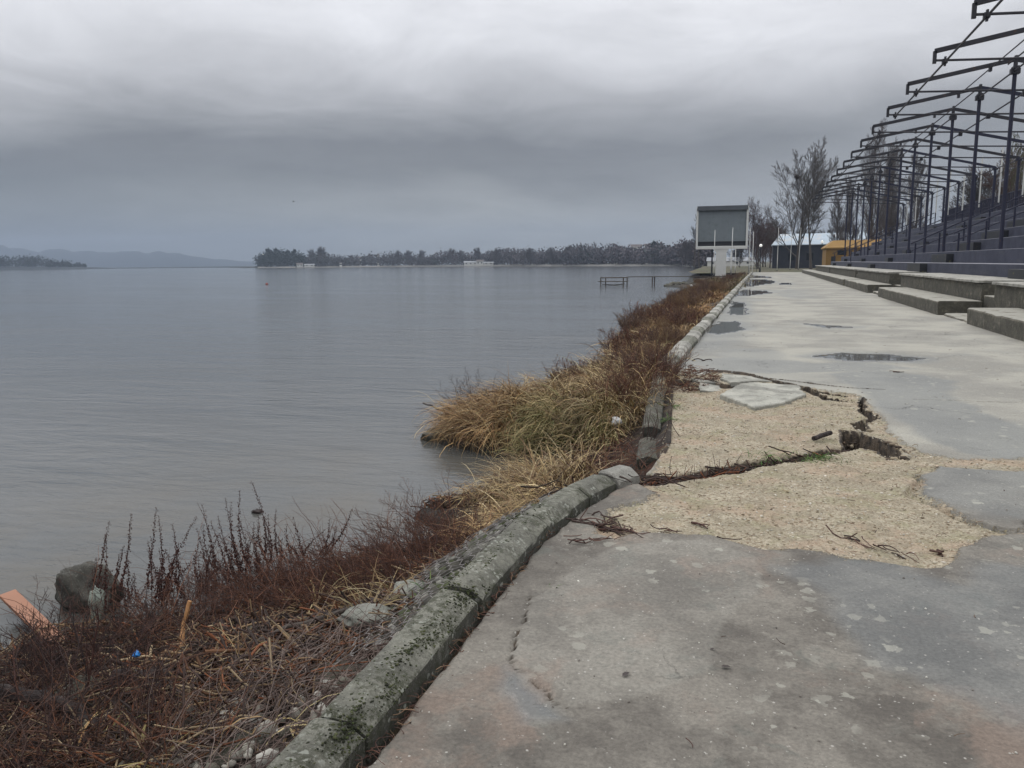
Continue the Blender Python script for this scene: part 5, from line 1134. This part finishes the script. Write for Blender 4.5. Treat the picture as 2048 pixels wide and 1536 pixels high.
# ------------------------------------------------------------------ trees
def tree_meshes(h, style, seed, fine=1.0, col=(.085, .07, .062), rmin=.018):
    r = np.random.default_rng(seed); K = 10; u = np.linspace(0, 1, K)
    lean = r.normal(size=2)*.03*h
    T = np.zeros((1, K, 3)); T[0, :, 2] = u*h*(.92 if style != 'spread' else .8)
    T[0, :, 0] = lean[0]*u**2+.012*h*np.sin(u*5+seed); T[0, :, 1] = lean[1]*u**2
    r0 = h*.014 if style != 'poplar' else h*.011
    RT = (r0*(1-.88*u)+.01)[None, :]; RT[0, 0] *= 1.35
    if style == 'spread':
        a, b, c, d = (24, .12, 42, .78), (11, .2, 32, .5), (8, .15, 32, .5), (6, .1, 34, .5); up = .45; dr = 0
    elif style == 'poplar':
        a, b, c, d = (40, .05, 30, .36), (10, .1, 28, .45), (7, .1, 30, .5), (4, .1, 34, .6); up = .8; dr = 0
    elif style == 'willow':
        a, b, c, d = (16, .2, 50, .55), (9, .2, 45, .5), (8, .2, 60, .75), (2, .2, 20, .7); up = .3; dr = 0
    elif style == 'bush':
        a, b, c, d = (20, .03, 40, .75), (10, .1, 36, .5), (7, .1, 36, .5), (3, .1, 36, .6); up = .3; dr = 0
    else:  # slim
        a, b, c, d = (10, .30, 30, .42), (8, .2, 32, .5), (6, .15, 34, .5), (4, .1, 36, .55); up = .6; dr = 0
    B = Batch(); col = np.array(col)*.75
    P1, R1 = branch_level(T, RT, a[0], a[1], a[2], a[3], 8, seed+1, up, .5, 0, rmin*1.5)
    P2, R2 = branch_level(P1, R1, b[0], b[1], b[2], b[3], 6, seed+2, up*.6, .5, 0, rmin*1.2)
    P3, R3 = branch_level(P2, R2, c[0], c[1], c[2], c[3], 5, seed+3, up*.4, .55, 1.1 if style == 'willow' else 0, rmin)
    nd = max(1, int(round(d[0]*fine)))
    P4, R4 = branch_level(P3, R3, nd, d[1], d[2], d[3], 4, seed+4, up*.3, .6, 1.6 if style == 'willow' else 0, rmin*.8)
    for P, Rd, s in ((P1, R1, 5), (P2, R2, 4), (P3, R3, 3), (P4, R4, 3)):
        V, F = tubes(P, Rd, s); B.add(V, F, np.clip(col*(.75+.5*r.random((len(P), 1))), 0, 1))
    tv, tf = tubes(T, RT, 9)
    return np_mesh('trunk', tv, tf, smooth=True), B.mesh('crown')
def tree(name, x, y, z, h, style, seed, label, cat='tree', group=None, **kw):
    r_ = empty(name, (x, y, z), random.uniform(0, 6), label, cat, group)
    a, b = tree_meshes(h, style, seed, **kw)
    obj('trunk', a, M['bark'], r_); obj('crown', b, M['twig'], r_); return r_
tree('bare_tree', 6.6, 165, -.1, 21.0, 'spread', 11, 'big bare tree with a dark round nest left of the canopy frame', col=(.15, .13, .12), rmin=.022)
nb = np.random.default_rng(1); B = Batch()
P = np.zeros((90, 4, 3)); st = nb.normal(size=(90, 3))*.18
for k in range(4): P[:, k] = st + unit(nb.normal(size=(90, 3)))*.5*(k/3-.5)
V, F = tubes(P, np.full((90, 4), .035), 3); B.add(V, F, (.06, .035, .025))
tag(obj('bird_nest', B.mesh('bird_nest'), M['twig'], loc=(5.75, 164.5, 17.3)), 'dark round bird nest high in the big bare tree', 'nest')
tree('bare_tree', 8.0, 148, -.1, 15.0, 'slim', 23, 'slim leaning bare tree behind the first canopy tips, left of the yellow building', col=(.08, .07, .06)).rotation_euler = (0, R(8), 2.0)
GP = 'tall poplars behind the grandstand'
for k, (x, y, h, lb) in enumerate([(15.3, 128, 19.5, 'tallest dense poplar rising through the middle of the canopy frame'), (12.2, 150, 13, 'small poplar just left of the dense poplars'), (18.6, 135, 18, 'poplar to the right of the tallest one'),
                                   (21.0, 128, 15.5, 'lower poplar behind the top corner of the grandstand'), (13.6, 140, 14, 'poplar between the small one and the tallest one'), (20.0, 150, 19, 'thin pale poplar behind the rear canopy posts')]):
    tree('poplar_tree', x, y, -.1, h, 'poplar', 40+k*7, lb, 'tree', GP, col=(.15, .125, .12) if k != 5 else (.19, .16, .15), fine=1.0, rmin=.011)
GW = 'weeping willows behind the grandstand'
for k, (x, y, h, lb) in enumerate([(21.2, 76, 14.2, 'weeping willow with greenish hanging twigs behind the rear posts'), (25.5, 84, 15.5, 'second willow farther right and partly outside the photo'), (26.5, 98, 12, 'reddish bare tree low behind the back railing'),
                                   (27, 116, 12, 'bare tree between the willows and the poplars, behind the railing')]):
    tree('willow_tree' if k < 2 else 'bare_tree', x, y, -.1, h, 'willow' if k < 2 else 'spread', 90+k*5, lb, 'tree', GW if k < 2 else None, col=[(.12, .115, .06), (.11, .09, .065), (.12, .07, .055), (.09, .07, .06)][k])
rb = random.Random(5)
GB = 'bare trees and bushes behind the board and the path end'
for k in range(16):
    y = rb.uniform(165, 215); px_ = [1382, 1392, 1505, 1512, 1520, 1530, 1538, 1546, 1552, 1622, 1640, 1655, 1668, 1475, 1598, 1610][k]
    x = (px_-1520)/1735*y + rb.uniform(-.5, .5)
    if k >= 8: y += 35; x = (px_-1520)/1735*y
    if k < 2: y = 230; x = (px_-1520)/1735*y
    h = [11.5, 12.5, 9, 11, 10, 8.5, 9, 8, 7.5, 7.5, 8, 9, 9.5, 5.5, 8, 8][k]
    c = (.105, .06, .05) if 2 <= k <= 7 else (.075, .068, .062)
    tree('bare_tree' if k < 2 else 'bare_bush', x, y, -.1, h, 'slim' if k < 2 else 'bush', 200+k, 'bare greyish tree left of the shuttered board' if k < 2 else ('reddish brown bare bush behind the board and the lamp post' if k <= 7 else 'bare grey bush in the hedge behind the blue roofed building'),
         'tree' if k < 2 else 'bush', GB + (' at the lamp' if 2 <= k <= 7 else ''), col=c, rmin=.016)

# ------------------------------------------------------------------ far shore
rf = np.random.default_rng(12)
def crown_blob(r, cx, cy, cz, sx, sy, sz, n, size):
    """many small leaf clumps through a lumpy volume"""
    p = r.normal(size=(n, 3)); p = unit(p)*(r.random((n, 1))**.4)
    lum = 1+.22*np.sin(p[:, :1]*5+r.random()*6)*np.cos(p[:, 1:2]*4+r.random()*6)
    p = p*lum*np.array([sx, sy, sz]) + np.array([cx, cy, cz])
    a = unit(r.normal(size=(n, 3))); b = unit(np.cross(a, r.normal(size=(n, 3)))); s = size*(.5+r.random((n, 1)))
    V = np.stack([p-a*s, p+b*s*.8, p+a*s, p-b*s*.8], 1).reshape(-1, 3); F = np.arange(n*4).reshape(-1, 4)
    return V, F
B = Batch()
def shore_line(t):   # far shore polyline, t in 0..1 from the headland to the near bay
    pts = np.array([(-424, 604), (-367, 583), (-330, 600), (-265, 596), (-209, 586), (-160, 520), (-111, 474), (-84, 452), (-57, 432), (-38, 402), (-26, 340), (-18, 262)])
    f = t*(len(pts)-1); i = np.minimum(f.astype(int), len(pts)-2); w = (f-i)[:, None]; return pts[i]*(1-w)+pts[i+1]*w
N = 1500; tt = np.sort(rf.random(N)); pp = shore_line(tt)
for k in range(N):
    x, y = pp[k]; s = tt[k]
    dep = rf.random()**1.3*80+4; x2, y2 = x*(1+dep/700), y*(1+dep/700)
    if s < .10: hh = 8+5*np.sin(s/.10*np.pi) + rf.random()*4; c = np.array([.018, .028, .026])
    elif s < .3: hh = 7+rf.random()*4.5+1.5*math.sin(s*60); c = np.array([.075, .07, .075])
    elif s < .62: hh = 7.5+rf.random()*4+1.3*math.sin(s*47)+dep*.03; c = np.array([.085, .075, .083])
    else: hh = 7+rf.random()*3.5+1.2*math.sin(s*70)+dep*.04; c = np.array([.095, .08, .088])
    if s > .90: hh *= .7
    if rf.random() < .12: c = c*np.array([.5, .7, .6])
    V, F = crown_blob(rf, x2, y2, hh*.5-.2, hh*.42, hh*.42, hh*.52, 46, .6); B.add(V, F, np.clip(c*(.7+.6*rf.random()), 0, 1))
tag(obj('far_wood', B.mesh('far_wood'), M['twig']), 'low hazy wood of bare trees along the far lake shore', 'wood', kind='stuff')
# beach line
B2 = MB()
pl = shore_line(np.linspace(0, 1, 60))
for k in range(59):
    a = pl[k]*.996; b_ = pl[k+1]*.996; a2 = pl[k]*1.01; b2 = pl[k+1]*1.01
    B2.add([(a[0], a[1], WZ-.2), (b_[0], b_[1], WZ-.2), (b2[0], b2[1], .35), (a2[0], a2[1], .35)], [(0, 1, 2, 3)])
o = B2.build('beach', simple('beach', (.20, .19, .175), .9, .25, .02, world=True)); tag(o, kind='structure')
GS = 'trees standing out on the far shore'
def pix(px_, y, dz=0): return ((px_-1524)/1735.0)
proto = {}
def far_tree(px_, Y, top, style, label, w=1.0):
    # pixel column of the place on the far shore -> bearing
    ang = math.atan2(px_-1024, 1580) - math.atan2(1525-1024, 1580); x = math.tan(ang)*Y
    z = -.2; h = top
    if style not in proto:
        r_ = empty('far_tree'); 
        if style == 'pine':
            B = Batch(); rr_ = np.random.default_rng(5)
            for q in range(5): V, F = crown_blob(rr_, rr_.normal()*1.2, rr_.normal()*1.2, 8+q*1.1-abs(rr_.normal())*1.0, 2.6-.3*q, 2.6-.3*q, 1.6, 220, .35); B.add(V, F, (.018, .03, .026))
            tm = MB().bar((0, 0, -1), (0, 0, 9), .3, 7, .15)
            tm.build('trunk', M['bark'], r_); obj('crown', B.mesh('crown'), M['twig'], r_)
        else:
            a, b = tree_meshes(12, 'spread' if style == 'round' else 'slim', 77 if style == 'round' else 31, fine=.6, col=(.13, .115, .12), rmin=.03)
            obj('trunk', a, M['bark'], r_); obj('crown', b, M['twig'], r_)
        proto[style] = r_; o = r_
    else: o = copy_tree(proto[style])
    h *= 1.0 if style == 'pine' and Y == 640 else .9
    o.location = (x, Y, z); s = h/12.0; o.scale = (s*w, s*w, s); o.rotation_euler = (0, 0, rb.uniform(0, 6)); o.name = 'far_tree'
    tag(o, label, 'tree', GS)
for px_, top, w in [(530, 9, 1.2), (545, 12.5, 1.2), (556, 15.5, 1.2), (570, 15.5, 1.1), (584, 14, 1.1), (598, 14.5, .9)]:
    far_tree(px_, 640, top, 'pine', 'dark pine in the round clump on the tip of the headland', w)
far_tree(634, 640, 15.5, 'round', 'left one of the two taller bare trees right of the dark pine clump', .9); far_tree(651, 640, 17.5, 'round', 'broad round bare tree right of the dark pine clump', 1.3)
for px_, Y, top, st, lb in [(712, 640, 10, 'round', 'small dark tree in the middle of the far shore'), (750, 630, 11, 'round', 'bare tree on the skyline left of the middle of the far shore'), (806, 620, 13, 'round', 'bare tree on the skyline left of the middle of the far shore'),
                            (826, 620, 13, 'round', 'bare tree on the skyline left of the middle of the far shore'), (852, 620, 13, 'round', 'bare tree on the skyline left of the middle of the far shore'), (910, 600, 13.5, 'round', 'rounded tree mass left of the beach huts on the far shore'),
                            (930, 600, 12, 'round', 'dark tree left of the beach huts on the far shore'), (961, 560, 13, 'round', 'lone bare tree above the beach huts'), (999, 540, 12, 'round', 'bare tree right of the beach huts'), (1052, 500, 11, 'slim', 'thin bare tree right of the middle of the far shore'),
                            (1066, 500, 11, 'round', 'thin bare tree right of the middle of the far shore'), (1108, 490, 11, 'round', 'bare tree in the dense wood across the lake'), (1142, 480, 12, 'round', 'bare tree in the dense wood across the lake'),
                            (1165, 480, 12, 'round', 'bare tree in the dense wood across the lake'), (1194, 470, 14, 'slim', 'tallest thin tree in the dense wood across the lake'), (1240, 460, 9, 'round', 'bare tree among the houses on the far hill'),
                            (1312, 450, 13, 'pine', 'dark pointed conifer among the houses on the far hill'), (1330, 440, 10, 'round', 'bare tree among the houses on the far hill'), (1372, 320, 9.5, 'round', 'big bare tree on the near bay shore left of the board'),
                            (1386, 310, 8, 'round', 'bare tree on the near bay shore left of the board'), (1408, 300, 8, 'slim', 'tree below the left edge of the board'), (1470, 300, 6, 'round', 'tree seen below the right edge of the board')]:
    far_tree(px_, Y, top, st, lb)
# houses
M['wallpale'] = simple('pale_wall', (.62, .61, .58), .8, .1, .3); M['rooftile'] = simple('roof_tiles', (.13, .11, .105), .8, .2, .5); M['roofgrey'] = simple('roof_grey', (.28, .29, .31), .7, .15, .5)
def house(px_, Y, z, w, h, label, long=False):
    ang = math.atan2(px_-1024, 1580) - math.atan2(1525-1024, 1580); x = math.tan(ang)*Y
    r_ = empty('house', (x, Y, z), -ang, label, 'house', 'houses on the far shore')
    d = w*.6
    MB().box(-w/2, w/2, -d/2, d/2, -z-.2, h).build('wall', M['wallpale'], r_)
    mb = MB(); rh = w*.22 if not long else w*.08
    mb.add([(-w/2-.3, -d/2-.3, h-.05), (w/2+.3, -d/2-.3, h-.05), (w/2+.3, d/2+.3, h-.05), (-w/2-.3, d/2+.3, h-.05), (-w/2-.3, 0, h+rh), (w/2+.3, 0, h+rh)], [(0,1,5,4),(2,3,4,5),(0,4,3),(1,2,5),(3,2,1,0)])
    mb.build('roof', M['roofgrey' if long else 'rooftile'], r_)
    for q in range(max(2, int(w/3))):
        xx = -w/2+w*(q+.5)/max(2, int(w/3)); MB().box(xx-.5, xx+.5, -d/2-.06, -d/2-.01, h*.45, h*.75).build('window', M['glass'], r_)
for a in [(691, 586, .2, 2.0, 2.6, 'tall narrow pair of white huts left of the middle of the far shore'), (610, 580, .1, 5, 2, 'small white hut beside the pine clump'), (629, 582, .1, 8, 1.6, 'low white building right of the pine clump', True), (729, 650, 5, 4, 2.5, 'pale house half hidden in the trees left of the middle'),
          (765, 670, 8, 2.5, 2, 'tiny bright house high in the wood'), (952, 560, .2, 13, 2.0, 'long cream beach hut on the far shore', True), (966, 552, .2, 5, 2.8, 'brown roofed beach hut in the middle of the far shore'), (983, 548, .2, 7, 1.8, 'white beach hut right of the brown roofed one', True),
          (1255, 500, 6, 5, 3, 'bright white house on the far hill'), (1240, 505, 7.5, 5, 2.2, 'smaller pale house left of the bright white one'), (1275, 520, 9.0, 7, 2.2, 'grey block on the crest of the far hill'), (1300, 530, 9.5, 6, 2.4, 'pale block on the crest right of the grey one'),
          (1326, 490, 6, 6, 2.0, 'pale house low at the right end of the far hill'), (1345, 510, 8, 8, 2.2, 'long pale house near the right end of the far hill', True), (1462, 260, .0, 14, 1.6, 'low white building seen under the board', True)]:
    house(*a)
lightm, n, b = mat('lit_window'); n.put(b, 'Base Color', (.9, .9, .85)); n.put(b, 'Emission Color', (1, .98, .9)); n.put(b, 'Emission Strength', 3.0)
ang = math.atan2(539-1024, 1580)-math.atan2(501, 1580); Y = 612
fl = empty('flood_light', (math.tan(ang)*Y, Y, 0), 0, 'bright lit lamp at the left side of the dark pine clump', 'lamp')
MB().bar((0, 0, -1), (0, 0, 11), .12, 7).build('pole', M['steel'], fl); MB().lathe([(.1, 10.9), (.5, 11.1), (.55, 11.5), (.1, 11.9)], 10).build('lamp', lightm, fl)
# wooded island and hills on the left
def ridge(name, pts, depth, m, z0=-1.0, ny=12, amp=0.0, kind='structure'):
    """pts: (x, y, height) along the crest"""
    pts = np.array(pts, float); n_ = 160; f = np.linspace(0, len(pts)-1, n_); i = np.minimum(f.astype(int), len(pts)-2); w = (f-i)[:, None]
    w = w*w*(3-2*w); c = pts[i]*(1-w)+pts[i+1]*w
    V = []
    for k in range(ny):
        q = k/(ny-1); s = math.sin(q*math.pi)**.8; dirv = unit(c[:, :2])
        xy = c[:, :2] + dirv*(q-.5)*depth
        z = z0+(c[:, 2]-z0)*s*(1+amp*fbm(c[:, 0]*.02+q*3, c[:, 1]*.02, 5)*2)
        V.append(np.column_stack([xy, z]))
    V = np.array(V).reshape(-1, 3)
    return tag(obj(name, np_mesh(name, V, grid_faces(ny, n_), smooth=True), m), kind=kind)
M['hill'] = simple('hill_forest', (.02, .028, .035), .95, .3, .02, world=True)
ridge('hills', [(-3300, 2150, 40), (-2900, 2150, 88), (-2617, 2200, 80), (-2434, 2200, 62), (-2169, 2200, 50), (-1900, 2200, 46), (-1760, 2230, 30), (-1629, 2280, 14), (-1400, 2300, 3)], 260, M['hill'], amp=.25)
ridge('island_ground', [(-1250, 700, 2), (-950, 690, 3), (-800, 690, 3), (-742, 712, 2.0), (-700, 730, .2)], 60, M['hill'], z0=-1.2)
ridge('low_spit', [(-760, 790, .3), (-600, 800, .6), (-480, 790, .5)], 30, M['hill'], z0=-1.0)
B = Batch()
for k in range(420):
    q = rf.random(); x = -1230+ (1230-735)*q; y = 690+rf.normal()*9 + (22*sst(np.array([q]), .8, 1)[0])
    hh = 11+2.5*rf.random()+2.0*math.sin(q*9) ; hh *= min(1, .35+(1-q)*6)
    V, F = crown_blob(rf, x, y, hh*.55, hh*.55, hh*.5, hh*.5, 60, .8); B.add(V, F, np.array([.022, .032, .030])*(.7+.7*rf.random()))
tag(obj('island_wood', B.mesh('island_wood'), M['twig']), 'dark wooded island at the left edge of the lake', 'wood', kind='stuff')
# haze
m = bpy.data.materials.new('haze_air'); m.use_nodes = True; n = NT(m.node_tree); n.n.clear()
v = n.new('ShaderNodeVolumePrincipled', {'Color': (.55, .66, .84), 'Density': .00036, 'Anisotropy': .2}); o_ = n.new('ShaderNodeOutputMaterial'); n.l.new(v.outputs[0], o_.inputs['Volume'])
hz = MB().box(-3600, 920, -300, 2600, -2.8, 115).build('haze', m); tag(hz, kind='stuff')
